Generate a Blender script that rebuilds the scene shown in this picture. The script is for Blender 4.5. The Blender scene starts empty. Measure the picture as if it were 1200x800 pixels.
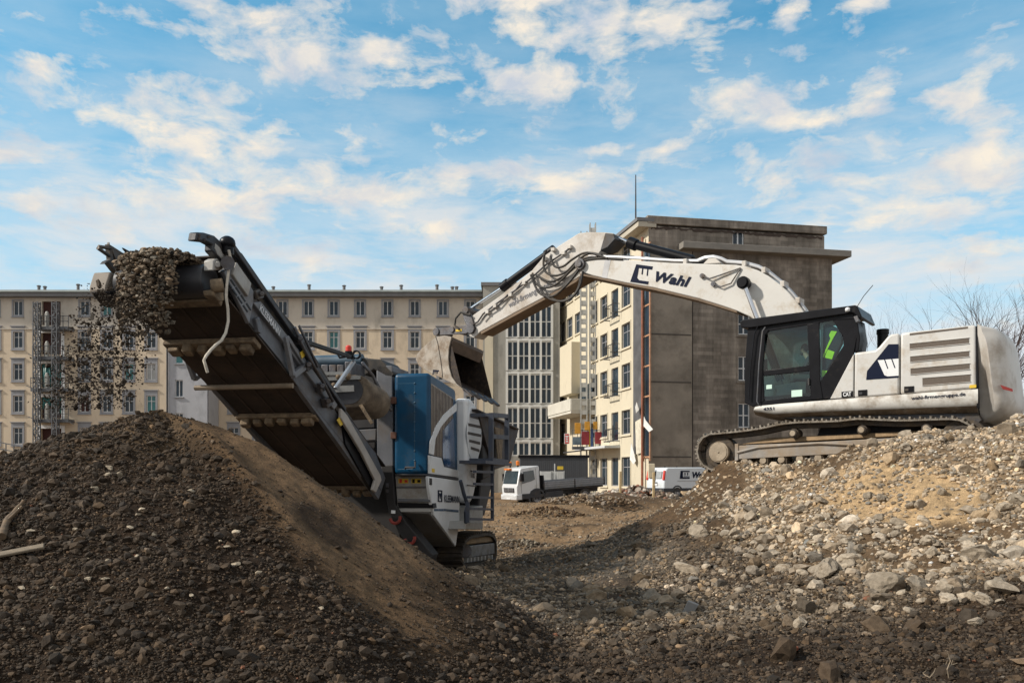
EXPO = 0.0; SUN_E = 4.9; SKY_S = 0.095
SKY_TINT = (.42, 1.82, 1.90); VEIL_HI = (5.0, 7.0, 8.2); VEIL_LO = (8.8, 9.0, 9.4)
CL_SH = (.60, .655, .74); CL_LIT = (1.0, .90, .76); CL_B = 10.2
CLOUDS = [(200,145,130,34,1),(300,40,95,30,1),(400,75,70,26,.9),(480,60,60,18,.6),(622,102,95,21,1.05),(715,36,140,30,1.1),(600,2,70,14,.9),(600,212,130,20,.9),
 (250,228,95,26,1),(400,222,95,26,.9),(110,255,70,18,.8),(512,268,60,9,.9),(880,125,75,26,.9),(1032,95,30,26,1),(960,140,95,9,.8),(1142,110,45,22,1),
 (1140,190,90,30,1.1),(930,205,90,22,.8),(1075,248,70,16,.7),(1150,295,80,20,.8),(740,170,65,9,.8),(10,170,40,22,.9),(40,85,30,10,.8),(1010,2,40,8,.8),
 (922,15,32,32,.8),(350,290,100,18,.6),(1000,235,70,16,.6),(700,230,90,20,.5),(20,240,50,16,.6),(820,300,60,20,.4),(-60,60,50,40,.8),(1260,120,60,40,.8)]
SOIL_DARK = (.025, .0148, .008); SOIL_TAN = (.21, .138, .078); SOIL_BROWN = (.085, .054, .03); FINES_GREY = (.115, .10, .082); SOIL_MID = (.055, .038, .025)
RUBBLE = (.19, .135, .085); SAND_PALE = (.40, .28, .16); SAND = (.155, .098, .054); CREST_LIT = (.19, .13, .075)
STONE_DARK = (.058, .041, .027); STONE_LIGHT = (.37, .30, .222); N_PEB = 360000; N_COB = 15000
import bpy, bmesh, math, random
import numpy as np
from mathutils import Vector, Matrix
random.seed(7); RNG = np.random.default_rng(11)
SC = bpy.context.scene; COL = SC.collection
EYE = 1.8; F = 1000.0; CX = 600.0; HY = 555.0
Z = Vector((0, 0, 1))
def V(*a): return Vector(a)
def W(px, py, D): return Vector(((px-CX)/F*D, D, EYE+(HY-py)/F*D))
class PL:
    """vertical working plane of a machine side: point + normal; off = metres along the normal"""
    def __init__(s, p, n): s.p = Vector(p); s.n = Vector(n).normalized()
    def __call__(s, px, py, off=0.0):
        d = Vector(((px-CX)/F, 1, (HY-py)/F)); c = Vector((0, 0, EYE))
        return c + d*((s.p + s.n*off - c).dot(s.n)/d.dot(s.n))
    def poly(s, pts, off=0.0): return [s(a, b, off) for a, b in pts]
# ------------------------------------------------------------------ object helpers
ORG = {}
def tag(o, label=None, cat=None, group=None, kind=None):
    if label: o['label'] = label
    if cat: o['category'] = cat
    if group: o['group'] = group
    if kind: o['kind'] = kind
    return o
def thing(name, label, cat, loc=(0, 0, 0), group=None, rotz=0):
    o = bpy.data.objects.new(name, None); COL.objects.link(o)
    o.location = loc; o.rotation_euler = (0, 0, rotz); o.empty_display_size = .3
    ORG[o.name] = Vector(loc)
    return tag(o, label, cat, group)
def copy_tree(o, parent=None):
    c = o.copy(); COL.objects.link(c)
    if parent: c.parent = parent
    for ch in list(o.children): copy_tree(ch, c)
    return c
class MB:
    def __init__(s): s.v = []; s.f = []; s.m = []; s.mat = 0
    def add(s, vs, fs):
        b = len(s.v); s.v += [Vector(v) for v in vs]
        for f in fs: s.f.append([b+i for i in f]); s.m.append(s.mat)
        return s
    def obox(s, c, a, b, d):      # centre + three half-axis vectors
        c = Vector(c); vs = [c+i*a+j*b+k*d for i in (-1, 1) for j in (-1, 1) for k in (-1, 1)]
        return s.add(vs, [(0,1,3,2),(4,6,7,5),(0,4,5,1),(2,3,7,6),(0,2,6,4),(1,5,7,3)])
    def box(s, lo, hi):
        lo = Vector(lo); hi = Vector(hi); h = (hi-lo)/2
        return s.obox((lo+hi)/2, V(h.x,0,0), V(0,h.y,0), V(0,0,h.z))
    def bar(s, p, q, w, h, up=Z):
        p = Vector(p); q = Vector(q); d = q-p; L = d.length; d.normalize()
        x = d.cross(up)
        if x.length < 1e-4: x = d.cross(V(1,0,0))
        x.normalize(); y = x.cross(d)
        return s.obox((p+q)/2, d*(L/2), x*(w/2), y*(h/2))
    def prism(s, pts, vec):
        vec = Vector(vec); n = len(pts); pts = [Vector(p) for p in pts]
        fs = [list(range(n)), list(range(2*n-1, n-1, -1))]
        fs += [[i, i+n, (i+1) % n+n, (i+1) % n] for i in range(n)]
        return s.add(pts+[p+vec for p in pts], fs)
    def sheet(s, pts): return s.add(pts, [list(range(len(pts)))])
    def strip(s, pts, vec, th=0):    # open profile extruded along vec, optional thickness by offset list
        n = len(pts); vec = Vector(vec)
        return s.add(list(pts)+[Vector(p)+vec for p in pts], [[i, i+1, i+1+n, i+n] for i in range(n-1)])
    def tube(s, path, r, n=8, closed=False):
        P = [Vector(p) for p in path]; m = len(P); R = r if hasattr(r, '__len__') else [r]*m
        rings = []; ref = None
        for i in range(m):
            a = P[i-1] if (i or closed) else P[i]; b = P[(i+1) % m] if (i < m-1 or closed) else P[i]
            t = (b-a)
            if t.length < 1e-9: t = Z.copy()
            t.normalize()
            if ref is None: ref = t.orthogonal().normalized()
            x = ref - t*ref.dot(t)
            if x.length < 1e-6: x = t.orthogonal()
            x.normalize(); ref = x; y = t.cross(x)
            rings.append([P[i]+(x*math.cos(2*math.pi*k/n)+y*math.sin(2*math.pi*k/n))*R[i] for k in range(n)])
        vs = [v for q in rings for v in q]; fs = []
        for i in range(m if closed else m-1):
            j = (i+1) % m
            fs += [[i*n+k, i*n+(k+1) % n, j*n+(k+1) % n, j*n+k] for k in range(n)]
        if not closed: fs += [list(range(n-1, -1, -1)), [(m-1)*n+k for k in range(n)]]
        return s.add(vs, fs)
    def cyl(s, p, q, r, n=20, r2=None): return s.tube([p, q], [r, r if r2 is None else r2], n)
    def ring(s, p, q, r, ri, n=24):       # hollow disc between p and q
        p = Vector(p); q = Vector(q); t = (q-p).normalized(); x = t.orthogonal().normalized(); y = t.cross(x)
        vs = []
        for c, rr in ((p, r), (q, r), (q, ri), (p, ri)):
            vs += [c+(x*math.cos(2*math.pi*k/n)+y*math.sin(2*math.pi*k/n))*rr for k in range(n)]
        fs = [[a*n+k, a*n+(k+1) % n, ((a+1) % 4)*n+(k+1) % n, ((a+1) % 4)*n+k] for a in range(4) for k in range(n)]
        return s.add(vs, fs)
    def ball(s, c, rx, ry=None, rz=None, n=12, m=8):
        ry = ry or rx; rz = rz or rx; c = Vector(c); vs = [c+V(0,0,rz)]; fs = []
        for i in range(1, m):
            a = math.pi*i/m
            vs += [c+V(rx*math.sin(a)*math.cos(2*math.pi*k/n), ry*math.sin(a)*math.sin(2*math.pi*k/n), rz*math.cos(a)) for k in range(n)]
        vs.append(c-V(0,0,rz)); L = len(vs)-1
        fs += [[0, 1+k, 1+(k+1) % n] for k in range(n)]
        for i in range(m-2): fs += [[1+i*n+k, 1+(i+1)*n+k, 1+(i+1)*n+(k+1) % n, 1+i*n+(k+1) % n] for k in range(n)]
        b = 1+(m-2)*n; fs += [[L, b+(k+1) % n, b+k] for k in range(n)]
        return s.add(vs, fs)
    def build(s, name, mat, parent=None, bevel=0, org=None, ang=35, seg=2, fix=True):
        o0 = ORG[parent.name] if parent else (Vector(org) if org is not None else Vector((0,0,0)))
        me = bpy.data.meshes.new(name)
        me.from_pydata([v-o0 for v in s.v], [], s.f)
        ms = mat if isinstance(mat, (list, tuple)) else [mat]
        for m in ms: me.materials.append(m)
        if len(ms) > 1: me.polygons.foreach_set('material_index', s.m)
        if fix:
            bm = bmesh.new(); bm.from_mesh(me); bmesh.ops.recalc_face_normals(bm, faces=bm.faces); bm.to_mesh(me); bm.free()
        me.polygons.foreach_set('use_smooth', [True]*len(me.polygons))
        me.set_sharp_from_angle(angle=math.radians(ang)); me.update()
        o = bpy.data.objects.new(name, me); COL.objects.link(o)
        if parent: o.parent = parent
        else: o.location = o0
        ORG[o.name] = o0
        if bevel:
            b = o.modifiers.new('bevel', 'BEVEL'); b.width = bevel; b.segments = seg; b.limit_method = 'ANGLE'; b.angle_limit = math.radians(40)
            b.harden_normals = False
        return o
def text_verts(txt, bold=0.0, shear=0.0, space=1.0):
    cu = bpy.data.curves.new('txt', 'FONT'); cu.body = txt; cu.offset = bold; cu.shear = shear; cu.space_character = space
    cu.resolution_u = 3
    o = bpy.data.objects.new('txt', cu); COL.objects.link(o)
    dg = bpy.context.evaluated_depsgraph_get(); dg.update()
    me = bpy.data.meshes.new_from_object(o.evaluated_get(dg))
    vs = [v.co.copy() for v in me.vertices]; fs = [list(p.vertices) for p in me.polygons]
    bpy.data.objects.remove(o); bpy.data.meshes.remove(me); bpy.data.curves.remove(cu)
    x0 = min(v.x for v in vs); x1 = max(v.x for v in vs); y1 = max(v.y for v in vs)
    return [((v.x-x0)/(x1-x0), v.y/y1) for v in vs], fs
def lettering(name, txt, p0, p1, h, nrm, mat, parent, bold=0.02, shear=0.0, lift=0.006, space=1.0):
    """text from p0 to p1 along the baseline, cap height h (metres), standing `lift` proud of its panel"""
    vs, fs = text_verts(txt, bold, shear, space); r = p1-p0; up = Z - r.normalized()*Z.dot(r.normalized()); up.normalize()
    nrm = Vector(nrm).normalized()
    m = MB(); m.add([p0+r*x+up*(y*h)+nrm*lift for x, y in vs], fs)
    o = m.build(name, mat, parent, fix=False); return o
# ------------------------------------------------------------------ materials
MATS = {}
def ramp(nt, fac, stops):
    n = nt.nodes.new('ShaderNodeValToRGB'); el = n.color_ramp.elements
    while len(el) < len(stops): el.new(.5)
    for e, (p, c) in zip(el, stops): e.position = p; e.color = (*c, 1) if len(c) == 3 else c
    nt.links.new(fac, n.inputs[0]); return n.outputs[0]
def noise(nt, vec, scale, detail=5, rough=.55, dim='3D'):
    n = nt.nodes.new('ShaderNodeTexNoise'); n.inputs['Scale'].default_value = scale; n.inputs['Detail'].default_value = detail
    n.inputs['Roughness'].default_value = rough
    if vec is not None: nt.links.new(vec, n.inputs['Vector'])
    return n.outputs[0]
def mix(nt, fac, a, b, mode='MIX'):
    n = nt.nodes.new('ShaderNodeMix'); n.data_type = 'RGBA'; n.blend_type = mode
    for s, x in ((n.inputs[0], fac), (n.inputs[6], a), (n.inputs[7], b)):
        if isinstance(x, (int, float)): s.default_value = x
        elif isinstance(x, (tuple, list)): s.default_value = (*x, 1) if len(x) == 3 else x
        else: nt.links.new(x, s)
    return n.outputs[2]
def mth(nt, op, a, b=None, c=None, clamp=False):
    n = nt.nodes.new('ShaderNodeMath'); n.operation = op; n.use_clamp = clamp
    for i, x in enumerate((a, b, c)):
        if x is None: continue
        if isinstance(x, (int, float)): n.inputs[i].default_value = x
        else: nt.links.new(x, n.inputs[i])
    return n.outputs[0]
def M(name, col, rough=.6, metal=0, var=.2, scale=3, dirt=None, bump=0, bscale=30, spec=.5, coat=0, stretch=None, rvar=.15):
    if name in MATS: return MATS[name]
    m = bpy.data.materials.new(name); m.use_nodes = True; nt = m.node_tree; p = nt.nodes['Principled BSDF']
    tc = nt.nodes.new('ShaderNodeNewGeometry').outputs['Position']
    if stretch:
        mp = nt.nodes.new('ShaderNodeMapping'); mp.inputs['Scale'].default_value = stretch; nt.links.new(tc, mp.inputs[0]); tc = mp.outputs[0]
    nz = noise(nt, tc, scale, 6, .6)
    lo = tuple(max(0, c*(1-var)) for c in col); hi = tuple(min(1, c*(1+var)) for c in col)
    c = ramp(nt, nz, [(.3, lo), (.7, hi)])
    if dirt:
        dc, amt, ds = dirt
        d1 = noise(nt, tc, ds, 8, .7)
        lo_ = .62-.35*amt
        f = ramp(nt, d1, [(lo_, (0,0,0)), (min(.98, lo_+.22), (1,1,1))])
        f = mth(nt, 'MULTIPLY', f, .85)
        c = mix(nt, f, c, dc)
        r = mth(nt, 'MULTIPLY_ADD', f, max(0, .9-rough), rough); nt.links.new(r, p.inputs['Roughness'])
    else:
        r = mth(nt, 'MULTIPLY_ADD', nz, rvar*2, max(.02, rough-rvar)); nt.links.new(r, p.inputs['Roughness'])
    nt.links.new(c, p.inputs['Base Color']); p.inputs['Metallic'].default_value = metal
    p.inputs['Specular IOR Level'].default_value = spec; p.inputs['Coat Weight'].default_value = coat
    if bump:
        b = nt.nodes.new('ShaderNodeBump'); b.inputs['Strength'].default_value = bump; b.inputs['Distance'].default_value = .03
        nt.links.new(noise(nt, tc, bscale, 6, .65), b.inputs['Height']); nt.links.new(b.outputs[0], p.inputs['Normal'])
    MATS[name] = m; return m
def glass(name, tint, refl=.12, alpha=.25):
    """thin sheet glass: tinted see-through plus a clear reflection"""
    m = bpy.data.materials.new(name); m.use_nodes = True; nt = m.node_tree; nt.nodes.clear()
    out = nt.nodes.new('ShaderNodeOutputMaterial'); tr = nt.nodes.new('ShaderNodeBsdfTransparent'); gl = nt.nodes.new('ShaderNodeBsdfGlossy')
    tr.inputs[0].default_value = (*tint, 1); gl.inputs['Roughness'].default_value = .03; gl.inputs[0].default_value = (1, 1, 1, 1)
    fr = nt.nodes.new('ShaderNodeLayerWeight'); fr.inputs[0].default_value = .25
    f = mth(nt, 'MULTIPLY_ADD', fr.outputs['Fresnel'], .7, refl, clamp=True)
    mx = nt.nodes.new('ShaderNodeMixShader'); nt.links.new(f, mx.inputs[0]); nt.links.new(tr.outputs[0], mx.inputs[1]); nt.links.new(gl.outputs[0], mx.inputs[2])
    nt.links.new(mx.outputs[0], out.inputs[0]); MATS[name] = m; return m
MUD = (.10, .07, .045)
white = M('white_paint', (.53, .52, .50), .42, 0, .08, 1.2, ((.34, .27, .19), .34, 2.6))
white_dirty = M('white_paint_dusty', (.50, .47, .43), .55, 0, .1, 2, ((.25, .19, .13), .42, 1.6))
whitec = M('white_paint_clean', (.70, .71, .72), .35, 0, .04, 2, ((.35, .3, .24), .1, 2))
black = M('black_paint', (.008, .008, .010), .35, 0, .3, 3, ((.045, .037, .03), .08, 2), 0, 30, .15)
rubber = M('black_rubber', (.018, .016, .015), .65, 0, .3, 6, ((.09, .07, .05), .4, 3))
steel = M('worn_steel', (.10, .10, .11), .45, .6, .35, 4, ((.11, .08, .055), .45, 2.5), .2, 25)
greysteel = M('grey_painted_steel', (.115, .12, .135), .5, .2, .25, 3, ((.13, .10, .07), .38, 2.2), .1, 30)
darksteel = M('dark_painted_steel', (.035, .036, .042), .5, .2, .3, 3, ((.10, .075, .05), .36, 2.2), .1, 30)
trackm = M('muddy_track_steel', (.055, .045, .037), .7, .3, .4, 6, ((.13, .095, .06), .5, 5), .4, 30)
shoem = M('polished_shoe_steel', (.22, .195, .165), .5, .5, .35, 6, ((.12, .09, .06), .5, 5), .3, 30)
bucketm = M('bucket_steel', (.31, .275, .235), .6, .15, .3, 2.5, ((.16, .105, .06), .55, 2.6), .3, 12)
bucketin = M('bucket_inside', (.024, .016, .013), .75, .1, .4, 5, ((.10, .07, .045), .35, 6), .6, 14)
chrome = M('chrome_rod', (.6, .62, .66), .15, 1, .05, 4)
blue = M('blue_hood_paint', (.003, .047, .105), .36, 0, .3, 2, ((.03, .045, .055), .2, 2.5), .05, 40, .28)
navy = M('navy_lettering', (.006, .010, .028), .65, 0, .05, 3, None, 0, 30, .12)
belt = M('conveyor_belt_rubber', (.028, .019, .015), .8, 0, .5, 2.2, ((.07, .045, .03), .5, 1.6), .2, 12)
tan = M('mud_caked_member', (.20, .145, .09), .85, 0, .4, 8, ((.07, .05, .035), .45, 6), .5, 20)
yellow = M('yellow_sticker', (.62, .42, .03), .5, 0, .1)
redm = M('red_paint', (.55, .03, .015), .45, 0, .1)
orange = M('orange_paint', (.62, .17, .02), .45, 0, .1)
hivis = M('hivis_fabric', (.62, .85, .03), .7, 0, .1, 20)
navyc = M('navy_cloth', (.02, .025, .035), .85, 0, .3, 30)
skin = M('skin', (.42, .25, .18), .5, 0, .1, 20)
hair = M('dark_hair', (.012, .009, .008), .6, 0, .3, 40)
wood = M('weathered_wood', (.13, .088, .052), .8, 0, .35, 3, None, .3, 40, stretch=(1, 1, 12))
paper = M('paper_label', (.55, .75, .65), .6, 0, .05)
ventm = M('brown_vent_mesh', (.13, .105, .085), .7, .2, .2, 60, None, .5, 220)
cabglass = glass('cab_glass', (.50, .72, .70), .045)
# ------------------------------------------------------------------ camera, sun, sky
cam = bpy.data.cameras.new('camera'); co = bpy.data.objects.new('camera', cam); COL.objects.link(co)
co.location = (0, 0, EYE); co.rotation_euler = (math.radians(90), 0, 0)
cam.lens = 30; cam.sensor_width = 36; cam.shift_y = 155/1200; cam.clip_end = 20000; cam.clip_start = .05
SC.camera = co
SC.view_settings.view_transform = 'Standard'; SC.view_settings.look = 'None'; SC.view_settings.gamma = 1; SC.view_settings.exposure = EXPO
SUN_AZ = Vector((-1, -.22, 0)).normalized(); SUN_EL = math.radians(36)
sd = SUN_AZ*math.cos(SUN_EL)+Z*math.sin(SUN_EL)
sl = bpy.data.lights.new('sun', 'SUN'); sl.energy = SUN_E; sl.angle = math.radians(3.0); sl.color = (1, .92, .81)
so = bpy.data.objects.new('sun', sl); COL.objects.link(so); so.location = (-20, -5, 30)
so.rotation_euler = (-sd).to_track_quat('-Z', 'Y').to_euler()
wd = bpy.data.worlds.new('World'); SC.world = wd; wd.use_nodes = True; nt = wd.node_tree
bg = nt.nodes['Background']; bg.inputs[1].default_value = SKY_S
sky = nt.nodes.new('ShaderNodeTexSky'); sky.sky_type = 'NISHITA'; sky.sun_disc = False
sky.sun_elevation = SUN_EL; sky.sun_rotation = math.atan2(sd.x, sd.y); sky.air_density = 1.0; sky.dust_density = .6; sky.ozone_density = 2.5
dirv = nt.nodes.new('ShaderNodeTexCoord').outputs['Generated']
sep = nt.nodes.new('ShaderNodeSeparateXYZ'); nt.links.new(dirv, sep.inputs[0])
az = mth(nt, 'ARCTAN2', sep.outputs[0], sep.outputs[1]); el = mth(nt, 'ARCSINE', sep.outputs[2])
cmb = nt.nodes.new('ShaderNodeCombineXYZ'); nt.links.new(az, cmb.inputs[0]); nt.links.new(el, cmb.inputs[1]); ae = cmb.outputs[0]
def vm(op, a, b=None, c=None):
    n = nt.nodes.new('ShaderNodeVectorMath'); n.operation = op
    for i, x in enumerate((a, b, c)):
        if x is None: continue
        if isinstance(x, tuple): n.inputs[i].default_value = x
        else: nt.links.new(x, n.inputs[i])
    return n
st = vm('MULTIPLY', ae, (1.0, 2.3, 1)).outputs[0]
nz1 = nt.nodes.new('ShaderNodeTexNoise'); nz1.inputs['Scale'].default_value = 5.5; nz1.inputs['Detail'].default_value = 5; nt.links.new(st, nz1.inputs['Vector'])
warp = vm('MULTIPLY_ADD', nz1.outputs['Color'], (.08, .042, 0), (-.04, -.021, 0)).outputs[0]
aew = vm('ADD', ae, warp).outputs[0]
# banks of cloud: azimuth, elevation, half widths (all radians), weight
acc = None
for (px, py, rx, ry, w) in CLOUDS:
    a0 = math.atan((px-600)/1000); e0 = math.atan((555-py)/1000*math.cos(a0))
    sx = .86*rx/1000*math.cos(a0)**2; sy = .86*ry/1000
    d = vm('MULTIPLY_ADD', aew, (1/sx, 1/sy, 0), (-a0/sx, -e0/sy, 0)).outputs[0]
    q = vm('DOT_PRODUCT', d, d).outputs['Value']
    g = mth(nt, 'EXPONENT', mth(nt, 'MULTIPLY', q, -.8))
    acc = mth(nt, 'MULTIPLY', g, w) if acc is None else mth(nt, 'MULTIPLY_ADD', g, w, acc)
# away from this part of the sky a generic broken cover takes over
gen = mth(nt, 'MULTIPLY', mth(nt, 'SUBTRACT', mth(nt, 'ABSOLUTE', az), .62, clamp=True), 1.2, clamp=True)
acc = mth(nt, 'ADD', acc, gen)
acc = mth(nt, 'MINIMUM', acc, 1.0)
st2 = vm('MULTIPLY', aew, (1.0, 1.9, 1)).outputs[0]
n2 = noise(nt, st2, 19, 10, .60)
st3 = vm('MULTIPLY', ae, (1.0, 3.2, 1)).outputs[0]
n3 = noise(nt, st3, 4.2, 7, .6)
dens = mth(nt, 'MULTIPLY_ADD', mth(nt, 'SUBTRACT', n2, .5), 3.1, mth(nt, 'MULTIPLY', acc, .86))
dens = mth(nt, 'SUBTRACT', dens, .13)
alpha = ramp(nt, dens, [(.12, (0,0,0)), (.38, (.42,.42,.42)), (.85, (.97,.97,.97))])
veil = mth(nt, 'MULTIPLY', ramp(nt, n3, [(.36, (0,0,0)), (.68, (1,1,1))]), .55)
low = mth(nt, 'POWER', mth(nt, 'SUBTRACT', 1.0, mth(nt, 'DIVIDE', mth(nt, 'ABSOLUTE', el), .60, clamp=True), clamp=True), 1.25)
veil = mth(nt, 'ADD', mth(nt, 'MULTIPLY', veil, mth(nt, 'MULTIPLY_ADD', low, .9, .35)), mth(nt, 'MULTIPLY', low, .92), clamp=True)
skyc = mix(nt, 1.0, sky.outputs[0], SKY_TINT, 'MULTIPLY')
veilc = mix(nt, low, VEIL_HI, VEIL_LO)
c1 = mix(nt, veil, skyc, veilc)
streak = noise(nt, vm('MULTIPLY', vm('ADD', ae, warp).outputs[0], (1.0, 4.2, 1)).outputs[0], 5.5, 9, .62)
band = mth(nt, 'MULTIPLY', mth(nt, 'EXPONENT', mth(nt, 'MULTIPLY', mth(nt, 'POWER', mth(nt, 'DIVIDE', mth(nt, 'SUBTRACT', mth(nt, 'ABSOLUTE', el), .24), .13), 2), -1)), .75)
c1 = mix(nt, mth(nt, 'MULTIPLY', ramp(nt, streak, [(.46, (0,0,0)), (.64, (1,1,1))]), band), c1, (8.9, 8.5, 8.1))
lit = ramp(nt, noise(nt, vm('ADD', st2, (.03, -.05, .2)).outputs[0], 11, 7, .6), [(.33, CL_SH), (.62, CL_LIT)])
c2 = mix(nt, alpha, c1, vm('MULTIPLY', lit, (CL_B, CL_B, CL_B)).outputs[0])
nt.links.new(c2, bg.inputs[0])
# ------------------------------------------------------------------ terrain
def _h(i, j, s):
    n = (i*374761393 + j*668265263 + s*974711) & 0x7fffffff
    n = ((n ^ (n >> 13))*1274126177) & 0x7fffffff
    return ((n ^ (n >> 16)) & 0xffff)/65535.0
def vnoise(x, y, s=0):
    x = np.asarray(x, float); y = np.asarray(y, float)
    xi = np.floor(x).astype(np.int64); yi = np.floor(y).astype(np.int64); fx = x-xi; fy = y-yi
    fx = fx*fx*(3-2*fx); fy = fy*fy*(3-2*fy)
    return (_h(xi, yi, s)*(1-fx)+_h(xi+1, yi, s)*fx)*(1-fy)+(_h(xi, yi+1, s)*(1-fx)+_h(xi+1, yi+1, s)*fx)*fy
def fbm(x, y, o=4, s=0, g=.5):
    t = 0; a = 1; n = 0
    for k in range(o):
        ca, sa = math.cos(k*1.1+.4), math.sin(k*1.1+.4)
        t = t+a*(vnoise((x*ca-y*sa)*2**k+k*17.3, (x*sa+y*ca)*2**k-k*9.1, s+k)-.5); n += a; a *= g
    return t/n*2
def sstep(x, a, b):
    t = np.clip((np.asarray(x, float)-a)/(b-a), 0, 1); return t*t*(3-2*t)
CTRL = []
def cp(px, py, D): CTRL.append(tuple(W(px, py, D)))
for a in [(865,550,19.2),(935,543,17.8),(1000,531,16.2),(1050,512,15.3),(1100,508,14.9),(1140,507,14.8),(1200,499,14.2),(1300,494,13.6),
          (1100,600,12.5),(1000,600,13.5),(900,600,15),(830,600,16.6),(760,611,18.4),(1200,600,11.4),(1300,600,10.8),
          (1150,680,9.8),(1040,690,10.4),(900,682,11.5),(800,682,12.4),(700,682,13.6),(640,664,17),(1250,680,9.4),
          (1150,755,8.1),(1000,757,8.3),(800,760,8.7),(600,762,8.8),(500,740,9.7),
          (600,700,12.6),(600,655,18.6),(640,630,24),(580,662,19.7),(545,668,16.4),(700,612,31),(700,637,18.8),(826,553,20.2),(808,576,20.0),(790,594,19.8),(767,618,19.5),(733,630,19)]: cp(*a)
CTRL += [(4.6,20.2,1.9),(6.3,21,1.95),(8,19.3,2.0),(10,18,2.1),(12,17.3,2.2),(9,22,2.2),(13,20,2.3),(16,20,2.0),(7,24,1.7),(11,27,1.2),(17,27,1.2),(4.2,24,.55),
         (0,4,0),(0,0,0),(6,5,.05),(10,5,.2),(16,5,.4),(-6,2,.1),(-3,4,.0),(-3,16.5,.0),(-1.5,14,-.02),(-6,15,.0),(-10,14,.3),(-12,9,.6),(-4,22,-.2),(-1,25,-.05),(-9,24,0),(-16,18,.2),
         (18,12,2.2),(20,16,2.3),(-4,34,0),(2,42,.1),(12,40,.3),(-14,34,0),(20,34,.3),(-8,46,0),(6,52,0),(22,46,0)]
_c = np.array(CTRL); _K = np.sqrt((_c[:,None,0]-_c[None,:,0])**2+(_c[:,None,1]-_c[None,:,1])**2+.09)
_n = len(_c); _A = np.zeros((_n+1, _n+1)); _A[:_n,:_n] = _K; _A[_n,:_n] = 1; _A[:_n,_n] = 1
_w = np.linalg.solve(_A, np.append(_c[:,2], 0))
def rbf(X, Y):
    out = np.zeros(X.shape)+_w[_n]
    for k in range(_n): out += _w[k]*np.sqrt((X-_c[k,0])**2+(Y-_c[k,1])**2+.09)
    return out
APX, APY, APZ = -3.82, 9.1, 2.50
def pile(X, Y):
    dx = X-APX; dy = Y-APY; r = np.sqrt(dx*dx+dy*dy+1e-6); az_ = np.degrees(np.arctan2(dy, dx))
    az2 = az_ + 7*fbm(r*.8, az_/40, 2, 5)
    prof_r = np.interp(r, [0,.25,.7,1.16,2.13,3.4,4.4,5.2,8], [0,.06,.22,.42,1.08,1.98,2.55,2.8,3.4])      # slip face to the right
    prof_f = np.interp(r, [0,.3,1,2,3,4,5,8], [0,.13,.50,1.07,1.66,2.2,2.6,3.2])                      # gravelly front
    prof_l = np.interp(r, [0,.4,1,1.8,3,4.5,8], [0,.17,.40,.70,1.12,1.6,2.8])
    wf = sstep(az2, -150, -105)*(1-sstep(az2, -48, -34)); 
    wl = np.where(az2 < 0, 1-sstep(az2, -150, -105), sstep(az2, 130, 170))
    wr = np.clip(1-wf-wl, 0, 1)
    z = APZ-(prof_r*wr+prof_f*wf+prof_l*wl)
    z += .10*np.exp(-((az2+37)/7)**2)*sstep(r, .2, .8)*(1-sstep(r, 2.3, 3.2))        # the crease between the two slopes
    z += .05*np.exp(-((az2+4)/6)**2)*sstep(r, .6, 1.2)*(1-sstep(r, 2.6, 3.6))
    return z, r, az2
def smax(a, b, k=.12): 
    h = np.clip(.5+.5*(a-b)/k, 0, 1); return b+(a-b)*h+k*h*(1-h)
def ground(X, Y, detail=True, zones=False):
    X = np.asarray(X, float); Y = np.asarray(Y, float)
    near = 1-sstep(np.hypot(X*.9, Y-8), 32, 50)
    b = rbf(X, Y)*near
    b += .66*np.exp(-((X-5.2)/3.6)**2-((Y-41)/3.0)**2)*(.8+.5*fbm(X*.5, Y*.5, 3, 13))+.35*np.exp(-((X-11)/4)**2-((Y-53)/4)**2)+.25*np.exp(-((X-2)/3)**2-((Y-36)/3)**2)+.1*(1-near)*fbm(X/20, Y/20, 3, 9)
    b += (1-near)*(-.1)
    p, r, az_ = pile(X, Y)
    z = smax(p, b, .10)
    onp = sstep(p-b, -.12, .12)
    sand = onp*sstep(az_, -44, -33)*(1-sstep(az_, 120, 150))*(1-sstep(r+.5*fbm(X*1.5, Y*1.5, 2, 3), 3.0, 4.0))
    mound = (1-onp)*sstep(b, .15, .75)*sstep(X, 1.5, 3.5)*(1-sstep(Y, 24, 34))
    if detail:
        rough = (1-.78*sand)*(1-.5*sstep(Y, 20, 40))
        z = z+rough*(.075*fbm(X*1.6, Y*1.6, 3, 21)+.035*fbm(X*6, Y*6, 4, 31)) + .42*sstep(Y, 19, 25)*(1-sstep(Y, 44, 50))*fbm(X*.42, Y*.42, 4, 57)+ mound*.30*fbm(X*.75, Y*.75, 4, 41)
        z = z+.010*fbm(X*14, Y*14, 2, 51)*sstep(26-Y, 0, 6)
        z = z+sand*.03*fbm((X*.77+Y*.6)*2.2, (X*-.6+Y*.77)*.9, 3, 77)
    if zones: return z, sand, mound, onp
    return z
def gz(x, y): return float(ground(np.array([x]), np.array([y]))[0])
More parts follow.
